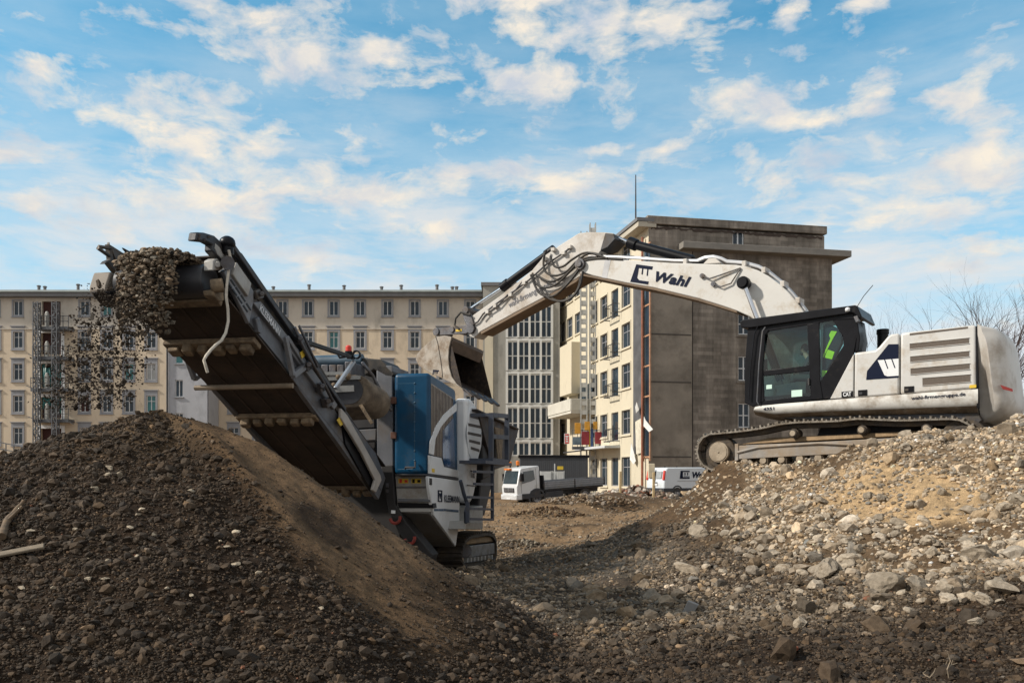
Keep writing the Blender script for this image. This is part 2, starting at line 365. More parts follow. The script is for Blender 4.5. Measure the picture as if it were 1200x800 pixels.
def zone_colors(X, Y, Zh, sand, mound, onp):
    """earth colours of each kind of fill: wet gravelly soil, slipped sand, pale rubble, trodden grey fines, dry tan ground; crest sunlight and foreground vignette painted in"""
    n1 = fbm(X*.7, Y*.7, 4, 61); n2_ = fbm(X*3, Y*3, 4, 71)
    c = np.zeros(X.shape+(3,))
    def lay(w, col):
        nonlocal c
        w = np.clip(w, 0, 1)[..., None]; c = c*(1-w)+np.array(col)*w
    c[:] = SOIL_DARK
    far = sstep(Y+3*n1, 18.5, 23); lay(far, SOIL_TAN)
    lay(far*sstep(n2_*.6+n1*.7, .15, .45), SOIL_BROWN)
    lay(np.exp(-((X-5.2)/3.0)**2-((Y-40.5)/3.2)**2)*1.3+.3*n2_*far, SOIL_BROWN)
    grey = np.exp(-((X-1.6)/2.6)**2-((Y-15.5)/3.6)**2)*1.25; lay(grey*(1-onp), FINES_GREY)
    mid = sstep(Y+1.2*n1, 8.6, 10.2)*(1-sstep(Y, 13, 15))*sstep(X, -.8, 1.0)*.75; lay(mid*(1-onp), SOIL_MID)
    lay(mound*sstep(X-3.2+n1*.6, 0, 1.1)*sstep(Y+.9*n1, 8.7, 10.2), RUBBLE)  # nearest ground left dark: browner soil plus the frame-edge vignette in its colour
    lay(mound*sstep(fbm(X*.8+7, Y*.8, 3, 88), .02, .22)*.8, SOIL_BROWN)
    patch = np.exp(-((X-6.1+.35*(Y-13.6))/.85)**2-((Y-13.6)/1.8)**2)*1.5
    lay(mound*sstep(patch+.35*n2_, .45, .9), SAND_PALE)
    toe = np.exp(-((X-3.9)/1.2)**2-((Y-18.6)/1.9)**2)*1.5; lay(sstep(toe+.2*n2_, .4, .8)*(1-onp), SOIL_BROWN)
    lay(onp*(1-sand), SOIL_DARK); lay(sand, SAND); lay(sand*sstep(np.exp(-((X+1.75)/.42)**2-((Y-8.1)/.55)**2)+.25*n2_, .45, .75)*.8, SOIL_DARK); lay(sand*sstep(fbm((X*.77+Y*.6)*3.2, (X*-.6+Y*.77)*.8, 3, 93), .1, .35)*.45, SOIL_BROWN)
    crest = onp*np.exp(-((X-APX)**2+(Y-APY)**2)/.55)*(1-sand); lay(crest*.8, CREST_LIT)  # paler tan top: sunlight on the heap's crest put into the soil colour
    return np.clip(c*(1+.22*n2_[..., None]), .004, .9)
_D = np.concatenate([np.linspace(-8, 3, 30), np.arange(3.05, 22, .045), np.geomspace(22, 60, 150), np.geomspace(61, 6000, 60)])
_r = np.arange(-.70, .7001, .0024); _o = np.geomspace(.71, 4, 50); _r = np.concatenate([-_o[::-1], _r, _o])
_R, _DD = np.meshgrid(_r, _D); GX = _R*(np.maximum(_DD, -1)+4); GY = _DD
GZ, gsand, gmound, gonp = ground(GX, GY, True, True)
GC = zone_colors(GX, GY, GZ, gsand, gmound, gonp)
def np_mesh(name, verts, faces_flat, nper, col=None, flat=True):
    me = bpy.data.meshes.new(name); nv = len(verts); nf = len(faces_flat)//nper
    me.vertices.add(nv); me.vertices.foreach_set('co', np.ascontiguousarray(verts, np.float32).ravel())
    me.loops.add(nf*nper); me.loops.foreach_set('vertex_index', np.ascontiguousarray(faces_flat, np.int32))
    me.polygons.add(nf); me.polygons.foreach_set('loop_start', np.arange(0, nf*nper, nper, dtype=np.int32))
    me.update(calc_edges=True)
    if flat: me.shade_flat()
    if col is not None:
        at = me.attributes.new('earth', 'FLOAT_COLOR', 'POINT'); at.data.foreach_set('color', np.concatenate([col, np.ones((nv, 1))], 1).astype(np.float32).ravel())
    return me
nr, nc = GX.shape; ii = np.arange(nr*nc).reshape(nr, nc)
q = np.stack([ii[:-1,:-1], ii[:-1,1:], ii[1:,1:], ii[1:,:-1]], -1).reshape(-1)
gm = bpy.data.materials.new('earth'); gm.use_nodes = True; nt = gm.node_tree; p = nt.nodes['Principled BSDF']
at = nt.nodes.new('ShaderNodeAttribute'); at.attribute_name = 'earth'
pos = nt.nodes.new('ShaderNodeNewGeometry').outputs['Position']
v1 = ramp(nt, noise(nt, pos, 9, 8, .7), [(.32, (.55,.55,.55)), (.68, (1.45,1.42,1.36))])
v2 = ramp(nt, noise(nt, pos, 55, 5, .7), [(.3, (.6,.6,.6)), (.7, (1.4,1.4,1.4))])
nt.links.new(mix(nt, 1, mix(nt, 1, at.outputs['Color'], v1, 'MULTIPLY'), v2, 'MULTIPLY'), p.inputs['Base Color'])
p.inputs['Roughness'].default_value = .92; p.inputs['Specular IOR Level'].default_value = .2
b1 = nt.nodes.new('ShaderNodeBump'); b1.inputs['Strength'].default_value = .8; b1.inputs['Distance'].default_value = .05
nt.links.new(noise(nt, pos, 22, 9, .72), b1.inputs['Height']); nt.links.new(b1.outputs[0], p.inputs['Normal'])
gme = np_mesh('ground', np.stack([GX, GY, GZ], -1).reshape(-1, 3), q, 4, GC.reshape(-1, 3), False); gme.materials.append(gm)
gme.polygons.foreach_set('use_smooth', [True]*len(gme.polygons))
tag(bpy.data.objects.new('ground', gme), kind='structure'); COL.objects.link(bpy.data.objects['ground'])
# ------------------------------------------------------------------ stones
sm = bpy.data.materials.new('stone'); sm.use_nodes = True; nt = sm.node_tree; p = nt.nodes['Principled BSDF']
at = nt.nodes.new('ShaderNodeAttribute'); at.attribute_name = 'earth'
pos = nt.nodes.new('ShaderNodeNewGeometry').outputs['Position']
v1 = ramp(nt, noise(nt, pos, 16, 7, .7), [(.3, (.6,.57,.53)), (.7, (1.35,1.33,1.3))])
nt.links.new(mix(nt, 1, at.outputs['Color'], v1, 'MULTIPLY'), p.inputs['Base Color'])
p.inputs['Roughness'].default_value = .85; p.inputs['Specular IOR Level'].default_value = .3
b1 = nt.nodes.new('ShaderNodeBump'); b1.inputs['Strength'].default_value = .45; b1.inputs['Distance'].default_value = .02
nt.links.new(noise(nt, pos, 30, 6, .7), b1.inputs['Height']); nt.links.new(b1.outputs[0], p.inputs['Normal'])
def ico(sub):
    bm = bmesh.new(); bmesh.ops.create_icosphere(bm, subdivisions=sub, radius=1)
    bm.verts.ensure_lookup_table(); v = np.array([list(x.co) for x in bm.verts]); f = np.array([[y.index for y in x.verts] for x in bm.faces]); bm.free()
    return v, f
ICO = {1: ico(1), 2: ico(2), 3: ico(3)}
def rock_shape(sub, seed):
    r = np.random.default_rng(seed); v, f = ICO[sub]; v = v.copy()
    for k in range(r.integers(5, 9) if sub > 1 else 3):            # knock flat facets off a ball
        n = r.normal(size=3); n /= np.linalg.norm(n); h = r.uniform(.45, .8)
        d = v@n; v = v-np.where(d > h, d-h, 0)[:, None]*n
    v *= 1+.13*r.normal(size=(len(v), 1))*(.7 if sub > 1 else 1)*(.45 if sub > 2 else 1)
    v *= r.uniform(.65, 1.2, size=3); v /= np.abs(v).max()
    return v, f
ROCKS = {s: [rock_shape(s, 100*s+k) for k in range(14)] for s in (1, 2, 3)}
def rand_rot(n):
    q = RNG.normal(size=(n, 4)); q /= np.linalg.norm(q, axis=1)[:, None]; w, x, y, z = q.T
    return np.stack([1-2*(y*y+z*z), 2*(x*y-z*w), 2*(x*z+y*w), 2*(x*y+z*w), 1-2*(x*x+z*z), 2*(y*z-x*w), 2*(x*z-y*w), 2*(y*z+x*w), 1-2*(x*x+y*y)], -1).reshape(-1, 3, 3)
def rock_cloud(name, ctr, rad, col, sub):
    n = len(ctr); R = rand_rot(n); which = RNG.integers(0, 14, n); vs = []; fs = []; cs = []; base = 0
    flat = RNG.uniform(.6, 1, n)
    for k in range(14):
        i = np.where(which == k)[0]
        if not len(i): continue
        v, f = ROCKS[sub][k]
        p_ = np.einsum('nij,vj->nvi', R[i], v); p_[..., 2] *= flat[i][:, None]
        p_ = p_*rad[i][:, None, None]+ctr[i][:, None, :]; m = len(v)
        vs.append(p_.reshape(-1, 3)); fs.append((f[None]+base+np.arange(len(i))[:, None, None]*m).reshape(-1))
        cs.append(np.repeat(col[i], m, 0)); base += len(i)*m
    me = np_mesh(name, np.concatenate(vs), np.concatenate(fs), 3, np.concatenate(cs)); me.materials.append(sm)
    o = bpy.data.objects.new(name, me); COL.objects.link(o); return o
def stone_cols(X, Y, sand, mound, onp):
    n = len(X); v = RNG.uniform(0, 1, n)
    dk = np.array(STONE_DARK); lt = np.array(STONE_LIGHT)
    k = np.clip(mound*sstep(Y, 8.6, 10.4)*sstep(X, 2.6, 4.4), 0, 1); far = sstep(Y, 18, 24); k = np.maximum(k, .45*far)
    kg = .45*(1-onp)*(1-mound)*sstep(Y, 8.4, 10.5); k = np.maximum(k, kg)
    c = dk*(1-k[:, None])+lt*k[:, None]
    c = c*(.45+1.1*v**1.6)[:, None]
    warm = RNG.normal(0, .07, n)[:, None]*np.array([1, .2, -1]); c = c*(1+warm)
    pale = RNG.uniform(0, 1, n) < .03; c[pale] = c[pale]*2.4
    brick = RNG.uniform(0, 1, n) < .002; c[brick] = np.array([.19, .085, .05])
    return np.clip(c, .01, .7)
def scatter(n, d0, d1, power, spread=.72):
    u = RNG.uniform(0, 1, n); e = 1-power      # radial density falls with distance**power (area density)
    D = (d0**e+u*(d1**e-d0**e))**(1/e); X = RNG.uniform(-spread, spread, n)*(D+.6)
    return X, D
X, Y = scatter(N_PEB, 4.6, 55, 1.45); z_, sa, mo, on = ground(X, Y, True, True)
keep = RNG.uniform(0, 1, len(X)) > np.clip(sa*.93, 0, 1); clump = fbm(X*1.1, Y*1.1, 3, 91)
keep &= RNG.uniform(0, 1, len(X)) > .72*sstep(Y, 19, 24)
def bare(X, Y, mo):
    pt = np.exp(-((X-6.1+.35*(Y-13.6))/.85)**2-((Y-13.6)/1.8)**2)*1.5; toe = np.exp(-((X-3.9)/1.3)**2-((Y-18.6)/2.0)**2)*1.5
    return np.clip(mo*sstep(fbm(X*.8+7, Y*.8, 3, 88), .02, .22)*.7+mo*sstep(pt, .5, .95)*.55+sstep(toe, .4, .8)*.8, 0, .9)
keep &= RNG.uniform(0, 1, len(X)) > bare(X, Y, mo)
keep &= (RNG.uniform(0, 1, len(X)) < .72+.9*clump+.25*mo+.25*on)
X, Y, z_, sa, mo, on = [a[keep] for a in (X, Y, z_, sa, mo, on)]
rad = (.00112*Y+.0026)*(1+RNG.pareto(2.2, len(X))*.6)*(1+.45*mo); rad = np.minimum(rad, .06)*(1-.35*sa)
pb = rock_cloud('gravel', np.stack([X, Y, z_+rad*.15], -1), rad, stone_cols(X, Y, sa, mo, on), 1); tag(pb, kind='stuff')
X, Y = scatter(N_COB, 5, 24, 1.05); z_, sa, mo, on = ground(X, Y, True, True)
keep = RNG.uniform(0, 1, len(X)) < np.clip(.10-.10*on+.95*mo*sstep(Y, 8, 10)*sstep(X, 2.2, 4)+.2*(1-on)*sstep(Y, 8, 10)-.2*sa, .0, 1)*(1-bare(X, Y, mo))
X, Y, z_, sa, mo, on = [a[keep] for a in (X, Y, z_, sa, mo, on)]
rad = .036*(1+RNG.pareto(2.1, len(X))*.75); rad = np.minimum(rad, .17)
cb = rock_cloud('cobbles', np.stack([X, Y, z_+rad*.2], -1), rad, stone_cols(X, Y, sa, mo, on), 2); tag(cb, kind='stuff')
# ------------------------------------------------------------------ buildings
def facade_mat(name, col, var=.12, dirt=.36):
    return M(name, col, .85, 0, var, .35, (tuple(c*.62 for c in col), dirt, .7), .15, 3, .2, stretch=(1, 1, .45))
def masonry(name, col):
    m = M(name, col, .88, 0, .35, .45, (tuple(c*.45 for c in col), .55, .55), .2, 6, .2, stretch=(1, 1, .5)); nt = m.node_tree; p = nt.nodes['Principled BSDF']
    src = p.inputs['Base Color'].links[0].from_socket; geo = nt.nodes.new('ShaderNodeNewGeometry').outputs['Position']
    sp = nt.nodes.new('ShaderNodeSeparateXYZ'); nt.links.new(geo, sp.inputs[0]); cb = nt.nodes.new('ShaderNodeCombineXYZ')
    nt.links.new(mth(nt, 'MULTIPLY_ADD', sp.outputs[1], .2, sp.outputs[0]), cb.inputs[0]); nt.links.new(sp.outputs[2], cb.inputs[1])
    bt = nt.nodes.new('ShaderNodeTexBrick'); bt.inputs['Scale'].default_value = 1; bt.inputs['Brick Width'].default_value = 1.3; bt.inputs['Row Height'].default_value = .30; bt.inputs['Mortar Size'].default_value = .022
    bt.inputs['Color1'].default_value = (.70, .69, .68, 1); bt.inputs['Color2'].default_value = (1.22, 1.20, 1.18, 1); bt.inputs['Mortar'].default_value = (.78, .76, .73, 1); bt.inputs['Mortar Smooth'].default_value = .6
    nt.links.new(cb.outputs[0], bt.inputs['Vector']); st = nt.nodes.new('ShaderNodeMapping'); st.inputs['Scale'].default_value = (1.2, 1.2, .08); nt.links.new(geo, st.inputs[0])
    streak = ramp(nt, noise(nt, st.outputs[0], 1.3, 6, .7), [(.32, (.72, .7, .68)), (.68, (1.22, 1.21, 1.19))])
    nt.links.new(mix(nt, 1, mix(nt, .8, src, bt.outputs[0], 'MULTIPLY'), streak, 'MULTIPLY'), p.inputs['Base Color']); return m
cream = facade_mat('cream_render', (.56, .47, .36)); creamtop = facade_mat('pale_top_render', (.50, .455, .395))
creamy = facade_mat('yellow_cream_render', (.57, .515, .40), .06, .2)
greyr = facade_mat('grey_render', (.36, .37, .40)); towerr = facade_mat('tower_render', (.33, .32, .29)); conc = masonry('stained_masonry', (.235, .21, .185))
trimm = M('grey_stone_trim', (.24, .245, .265), .8, 0, .12, 1.5); sillm = M('white_frame', (.55, .56, .57), .5, 0, .08, 3)
roofm = M('grey_green_roof', (.17, .185, .175), .7, 0, .2, 1); eavem = M('dark_eave', (.15, .15, .155), .7, 0, .15, 1)
winglass = M('dark_window_glass', (.016, .03, .045), .08, 0, .6, .35, None, 0, 30, .35, rvar=.03)
tealglass = M('teal_window_glass', (.02, .14, .15), .15, 0, .4, .5); darkin = M('dark_interior', (.02, .014, .012), .9, 0, .5, 1)
maroon = M('maroon_interior', (.045, .014, .012), .9, 0, .4, 1)
creamwin = M('drawn_blind', (.30, .31, .31), .6, 0, .15, 1)
class Face:
    """a wall face: origin, horizontal direction, outward normal; hole list in (a0, a1, z0, z1)"""
    def __init__(s, o, r, n): s.o = Vector(o); s.r = Vector(r).normalized(); s.n = Vector(n).normalized(); s.pl = PL(s.o, s.n)
    def at(s, a, z, out=0): return V(s.o.x, s.o.y, 0)+s.r*a+s.n*out+V(0, 0, z)
    def px(s, x, y, out=0):
        p = s.pl(x, y, out); return (p-s.o).dot(s.r), p.z
    def rect(s, x0, y0, x1, y1):
        xm, ym = (x0+x1)/2, (y0+y1)/2
        a0 = s.px(x0, ym)[0]; a1 = s.px(x1, ym)[0]; z1 = s.px(xm, y0)[1]; z0 = s.px(xm, y1)[1]
        return (min(a0, a1), max(a0, a1), z0, z1)
def wall(name, face, a0, a1, z0, z1, holes, mat, parent, depth=.32):
    A = sorted({a0, a1, *[h[0] for h in holes], *[h[1] for h in holes]}); B = sorted({z0, z1, *[h[2] for h in holes], *[h[3] for h in holes]})
    m = MB(); ok = lambda x, z: not any(h[0] < x < h[1] and h[2] < z < h[3] for h in holes)
    for i in range(len(A)-1):
        for j in range(len(B)-1):
            if ok((A[i]+A[i+1])/2, (B[j]+B[j+1])/2):
                m.sheet([face.at(A[i], B[j]), face.at(A[i+1], B[j]), face.at(A[i+1], B[j+1]), face.at(A[i], B[j+1])])
    for h in holes:
        c = [(h[0], h[2]), (h[1], h[2]), (h[1], h[3]), (h[0], h[3])]
        for k in range(4):
            p, q_ = c[k], c[(k+1) % 4]
            m.sheet([face.at(*p), face.at(*q_), face.at(*q_, -depth), face.at(*p, -depth)])
    return m.build(name, mat, parent, fix=False)
def window(face, h, parent, cols=2, rows=2, fw=.07, surround=None, lintel=.0, sill=True, pane=None, frame=None, depth=.2, fsplit=.66, sur=None, blind=0):
    a0, a1, z0, z1 = h; m = MB(); up = Z
    def b(x0, x1, y0, y1, o0, o1):
        m.obox(face.at((x0+x1)/2, (y0+y1)/2, (o0+o1)/2), face.r*((x1-x0)/2), face.n*((o1-o0)/2), up*((y1-y0)/2))
    d0, d1 = -depth, -depth+.08
    b(a0, a0+fw, z0, z1, d0, d1); b(a1-fw, a1, z0, z1, d0, d1); b(a0+fw, a1-fw, z0, z0+fw, d0, d1); b(a0+fw, a1-fw, z1-fw, z1, d0, d1)
    for k in range(1, cols):
        x = a0+(a1-a0)*k/cols; b(x-fw*.55, x+fw*.55, z0+fw, z1-fw, d0, d1-.01)
    for k in range(1, rows):
        z = z0+(z1-z0)*(fsplit if rows == 2 else k/rows); b(a0+fw, a1-fw, z-fw*.4, z+fw*.4, d0+.01, d1-.02)
    f = m.build('window', frame or sillm, parent, fix=False)
    g = MB(); g.sheet([face.at(a0, z0, d0+.03), face.at(a1, z0, d0+.03), face.at(a1, z1, d0+.03), face.at(a0, z1, d0+.03)])
    g.build('pane', pane or winglass, f, fix=False)
    if surround:
        m = MB(); w = surround
        b(a0-w, a0, z0-w, z1+w+lintel, .002, .05); b(a1, a1+w, z0-w, z1+w+lintel, .002, .05); b(a0, a1, z1, z1+w+lintel, .002, .048)
        b(a0-w-.05, a1+w+.05, z0-w-.06, z0-w, .002, .12)
        b(a0, a1, z0-w, z0, .002, .046)
        if lintel: b(a0-w-.1, a1+w+.1, z1+w+lintel, z1+w+lintel+.08, .002, .14)
        m.build('surround', sur or trimm, f, fix=False)
    elif sill:
        m = MB(); b(a0-.08, a1+.08, z0-.09, z0-.005, .002, .14); m.build('sill', sur or trimm, f, fix=False)
    return f
# --- left: long cream apartment block
ab = thing('apartment_block', 'long cream five storey apartment block with rows of grey framed windows', 'building', (-28, 92, -.3))
fa = Face((-62, 92, 0), (1, 0, 0), (0, -1, 0))
holes = []; specs = []
rows = [360, 397, 434.5, 472, 509.5]
for sec, cols in (('l', [-84,-58,-32,-6,21,99,125,151,177]), ('r', [261,290,318,346,376,406,438,470,502,534])):
    cols = cols if sec == 'l' else [246,274,303,331,361,391,422,454,486,519,551]
    for x in cols:
        for k, y in enumerate(rows):
            if sec == 'l' and x < -40 and k > 2: continue
            hh = 8.6 if k == 0 else 9.6
            h = fa.rect(x-5.3, y-hh+1, x+5.3, y+hh+1); holes.append(h); specs.append((h, k, x))
opens = [fa.rect(49, 353, 71, 381), fa.rect(48.5, 390, 71.5, 415), fa.rect(48, 426, 72, 454), fa.rect(48, 465, 72, 490), fa.rect(48, 502, 72, 530)]
EAVE = fa.px(0, 349)[1]; SPLIT = fa.px(0, 371)[1]
xa, xb = 0.0, fa.px(566, 400)[0]
wall('wall', fa, xa, xb, -1.5, SPLIT, [h for h in holes+opens if h[3] < SPLIT], cream, ab)
top_h = [h for h in holes+opens if h[3] > SPLIT]
# storey line runs just under the top row of windows' sills
SPLIT2 = min(h[2] for h in top_h)-.35
m = MB(); m.obox(fa.at((xa+xb)/2, SPLIT, .05), fa.r*((xb-xa)/2), fa.n*.05, Z*.06)
for o in list(ab.children): bpy.data.objects.remove(o)
wall('wall', fa, xa, xb, -1.5, SPLIT2, [h for h in holes+opens if h[3] < SPLIT2+.2], cream, ab)
wall('upper_wall', fa, xa, xb, SPLIT2, EAVE, top_h, creamtop, ab)
m = MB(); segs = sorted([(h[0]-.2, h[1]+.2) for h in top_h]); a = xa
for s0, s1 in [(xb, xb)]:
    if s0 > a: m.obox(fa.at((a+s0)/2, SPLIT2-.05, .04), fa.r*((s0-a)/2), fa.n*.05, Z*.05)
    a = max(a, s1)
sc_ = m.build('string_course', creamtop, ab)
for (h, k, x) in specs:
    pane = [None, None, None, tealglass, creamwin, maroon][int(RNG.integers(0, 6))] if RNG.uniform() < .4 else None
    if k == 0: window(fa, h, ab, 2, 1, surround=.16, pane=pane)
    else: window(fa, h, ab, 2, 2, surround=.22, lintel=.32, pane=pane)
m = MB()                                             # torn-out balcony doors: shallow recess backs, depth shade put into their dark red
for h in opens: m.sheet([fa.at(h[0], h[2], -.31), fa.at(h[1], h[2], -.31), fa.at(h[1], h[3], -.31), fa.at(h[0], h[3], -.31)])
m.build('shaded_opening_back', maroon, ab, fix=False)
m = MB()
for h in opens[1:]:
    for s in (h[0]-.30, h[1]+.10): m.obox(fa.at(s+.1, (h[2]+h[3])/2, .04), fa.r*.17, fa.n*.04, Z*((h[3]-h[2])/2+.3))
    m.obox(fa.at((h[0]+h[1])/2, h[3]+.18, .04), fa.r*((h[1]-h[0])/2), fa.n*.04, Z*.17)
m.build('opening_trim', whitec, ab)
m = MB(); m.box((fa.at(xa, 0).x, 92.36, -1.5), (fa.at(xb, 0).x, 106, EAVE)); m.build('core', cream, ab)
m = MB(); m.box((-63, 91.2, EAVE), (fa.at(xb, 0).x+.1, 107, EAVE+.45)); m.build('eave', eavem, ab, .05)
rf = MB(); x0, x1 = -63, fa.at(xb, 0).x+.1; ze = EAVE+.45
rf.prism([V(x0, 91.0, ze+.003), V(x0, 91.3, ze+.28), V(x0, 99, ze+1.0), V(x0, 107, ze+.003)], V(x1-x0, 0, 0)); rfo = rf.build('roof', roofm, ab)
for px in (45, 52, 91, 320, 362, 403, 447, 512, 530, 470, 535): 
    xx = (px-600)*.0925; hgt = random.uniform(.35, .8); m = MB(); m.cyl((xx, 92.6, ze+.2), (xx, 92.6, ze+.45+hgt), .16, 8); m.ball((xx, 92.6, ze+.45+hgt), .24, .24, .12, 8, 4); m.build('roof_vent', eavem, rfo)
# teal safety sheets hung in two openings: things of their own
for h, c in ((opens[2], 'teal plastic sheet hung across the third torn-out balcony door from the top'), (opens[3], 'torn dark teal sheet bunched in the fourth torn-out balcony door from the top')):
    m = MB(); n = 14; tp = []; bt = []
    for i in range(n+1):
        a = h[0]+.08+(h[1]-h[0]-.16)*i/n; o = -.14+.05*math.sin(i*1.9)+.03*math.sin(i*4.1)
        tp.append(fa.at(a, h[3]-.05, o)); bt.append(fa.at(a+(.12*math.sin(i) if h is opens[3] else 0), h[2]+(.1 if h is opens[2] else .9+.5*math.sin(i*1.3)), o*1.3))
    for i in range(n): m.sheet([tp[i], tp[i+1], bt[i+1], bt[i]])
    o = m.build('safety_sheet', M('teal_plastic_sheet', (.03, .16, .16), .45, 0, .3, 1.2), org=fa.at(h[0], h[2]), fix=False, ang=80)
    s = o.modifiers.new('s', 'SOLIDIFY'); s.thickness = .01; tag(o, c, 'plastic sheet')
# --- grey house between the two halves
gb = thing('grey_house', 'plain grey rendered house front with small windows, between the two cream wings', 'building', ((219-600)*.0885, 88.5, -.3))
fg = Face(((195-600)*.0885, 88.5, 0), (1, 0, 0), (0, -1, 0)); gw = 48*.0885; gh = []
for y in (340, 378, 416, 455, 494): gh.append(fg.rect(205, y-10, 214.5, y+10)); gh.append(fg.rect(224, y-10, 233.5, y+10)) if y < 400 else None
ztop = fg.px(200, 352)[1]; gh = [h for h in gh if h[3] < ztop-.3]
wall('wall', fg, 0, gw, -1.5, ztop, gh, greyr, gb)
for i, h in enumerate(gh): window(fg, h, gb, 1 if i % 3 == 2 else 2, 1, fw=.08, pane=tealglass if i % 3 == 2 else None)
m = MB(); m.box((fg.o.x, 88.86, -1.5), (fg.o.x+gw, 91.9, ztop)); m.build('core', greyr, gb)
m = MB(); m.box((fg.o.x-.1, 88.3, ztop+.003), (fg.o.x+gw+.1, 91.9, ztop+.35)); m.build('roof', eavem, gb)
m = MB(); m.cyl(fg.at(.12, -1, .12), fg.at(.12, ztop, .12), .09, 8); m.build('downpipe', darksteel, gb)
# --- stair tower with the glass grid
tw = thing('stair_tower', 'grey stair tower with a tall white gridded glass front', 'building', (-.3, 88, -.3))
ft = Face(((566-600)*.088, 88, 0), (1, 0, 0), (0, -1, 0)); tb = ft.px(656, 400)[0]; tz = ft.px(600, 335)[1]
bands = [(342,357),(358,395.5),(399.5,434),(438,473),(477,514),(518,534)]; th = [ft.rect(594, y0, 647, y1) for y0, y1 in bands[1:]]
wall('wall', ft, 0, tb, -1.5, tz, th, towerr, tw)
for h in th:
    n2c = 4; w = (h[1]-h[0])/n2c
    fo = None
    rows_ = 1 if h[3]-h[2] < 2 else 2
    window(ft, h, tw, 8, rows_, fw=.13, sill=False, pane=winglass, frame=M('white_grid', (.60, .60, .58), .6, 0, .05), fsplit=.5, depth=.16)
m = MB()
for h in th:
    for k in range(0, 5):
        a = h[0]+(h[1]-h[0])*k/4; m.obox(ft.at(a, (h[2]+h[3])/2, .02), ft.r*.11, ft.n*.10, Z*((h[3]-h[2])/2))
    m.obox(ft.at((h[0]+h[1])/2, h[3]+.14, .03), ft.r*((h[1]-h[0])/2+.1), ft.n*.028, Z*.13)
m.build('mullion', MATS['white_grid'], tw)
m = MB(); m.box((ft.o.x+.02, 88.34, -1.5), (ft.at(tb-.02, 0).x, 95, tz)); m.build('core', towerr, tw)
m = MB(); m.box((ft.o.x-.2, 87.8, tz+.003), (ft.at(tb+.1, 0).x, 95, tz+.35)); m.build('roof', eavem, tw)
m = MB(); m.obox(ft.at(.62, 8.5, .06), ft.r*.42, ft.n*.055, Z*10); m.build('pilaster', creamy, tw)
# --- right wing: cream left face running away, bare concrete gable towards the right
C0 = V(10.56, 66, 0); rw = V(-.215, .977, 0); rg = V(.98, .196, 0); nw = V(-.977, -.215, 0); ng = V(.196, -.98, 0)
wb = thing('gable_building', 'tall building with a bare brown gable and sunlit cream side, behind the boom', 'building', (14, 70, -.3))
fl = Face(C0, rw, nw); fgb = Face(C0, rg, ng)
RT = fgb.px(760.5, 253)[1]; far_a = fl.px(655.5, 430)[0]; strip_a = fl.px(742, 400)[0]; strip_b = fl.px(753, 400)[0]
def wcol(x, w): return fl.px(x-w, 400)[0], fl.px(x+w, 400)[0]
lh = []; lspec = []
zs = [20.2, 16.7, 13.3, 9.94, 6.1, 2.2]
for x, w, kind in [(734,5,'w'),(720.5,4,'d'),(708,4,'w'),(697,3.6,'w'),(677.5,3.3,'w'),(668,3.2,'w'),(659.5,3,'w')]:
    a = sorted(wcol(x, w))
    for k, zc in enumerate(zs):
        if kind == 'd' and k == 0: continue
        if x in (677.5, 668) and k in (3, 4): continue
        hh = 1.0 if k else .85
        z0, z1 = (zc-1.45, zc+1.0) if kind == 'd' or k == 5 else (zc-hh, zc+hh)
        h = (a[0], a[1], z0, z1); lh.append(h); lspec.append((h, kind, k))
wall('side_wall', fl, strip_a, far_a, -1.5, RT-.9, lh, creamy, wb, .3)
for h, kind, k in lspec: window(fl, h, wb, 2 if kind == 'w' else 1, 2 if kind == 'w' else 1, fw=.08, surround=.12 if kind == 'w' else None, sill=False, sur=creamy if kind == 'w' else None, frame=trimm)
# dark stripped strip beside the corner
m = MB(); m.sheet([fl.at(strip_b, 3.4), fl.at(strip_a, 3.4), fl.at(strip_a, RT-3.2), fl.at(strip_b, RT-3.2)]); 
m.build('stripped_wall', M('dark_grey_membrane', (.085, .085, .09), .7, 0, .35, .8, None, .3, 2), wb, fix=False)
gs = fl.px(761, 400)[0]
m = MB(); m.sheet([fl.at(0, -1.5), fl.at(strip_b, -1.5), fl.at(strip_b, RT-.9), fl.at(0, RT-.9)]); m.sheet([fl.at(strip_b, -1.5), fl.at(strip_a, -1.5), fl.at(strip_a, 3.4), fl.at(strip_b, 3.4)])
m.sheet([fl.at(strip_b, RT-3.2), fl.at(strip_a, RT-3.2), fl.at(strip_a, RT-.9), fl.at(strip_b, RT-.9)])
m.build('corner_wall', creamy, wb, fix=False)
c0a, c1a = fl.px(762, 400)[0], fl.px(755.5, 400)[0]
m = MB()
for k in range(7):
    z0 = 3.2+k*2.35; m.obox(fl.at((c0a+c1a)/2, z0+1.1, .03), fl.r*((c1a-c0a)/2), fl.n*.028, Z*1.1)
m.build('glazed_strip', winglass, wb)
m = MB()
for k in range(8): z0 = 3.1+k*2.35; m.obox(fl.at((c0a+c1a)/2, z0, .05), fl.r*((c1a-c0a)/2+.2), fl.n*.045, Z*.06)
for a in (c0a-.12, c1a+.12): m.obox(fl.at(a, 10.4, .06), fl.r*.07, fl.n*.05, Z*7.6)
m.build('strip_frame', M('rusty_frame', (.40, .22, .13), .7, 0, .3, 3), wb)
cyl_a = fl.px(756.5, 400)[0]
m = MB(); m.tube([fl.at(cyl_a, -.5, .28), fl.at(cyl_a, 10, .26), fl.at(cyl_a, RT-1.5, .26)], .10, 8); m.build('downpipe', M('rust_red_pipe', (.24, .085, .045), .6, 0, .3, 3), wb)
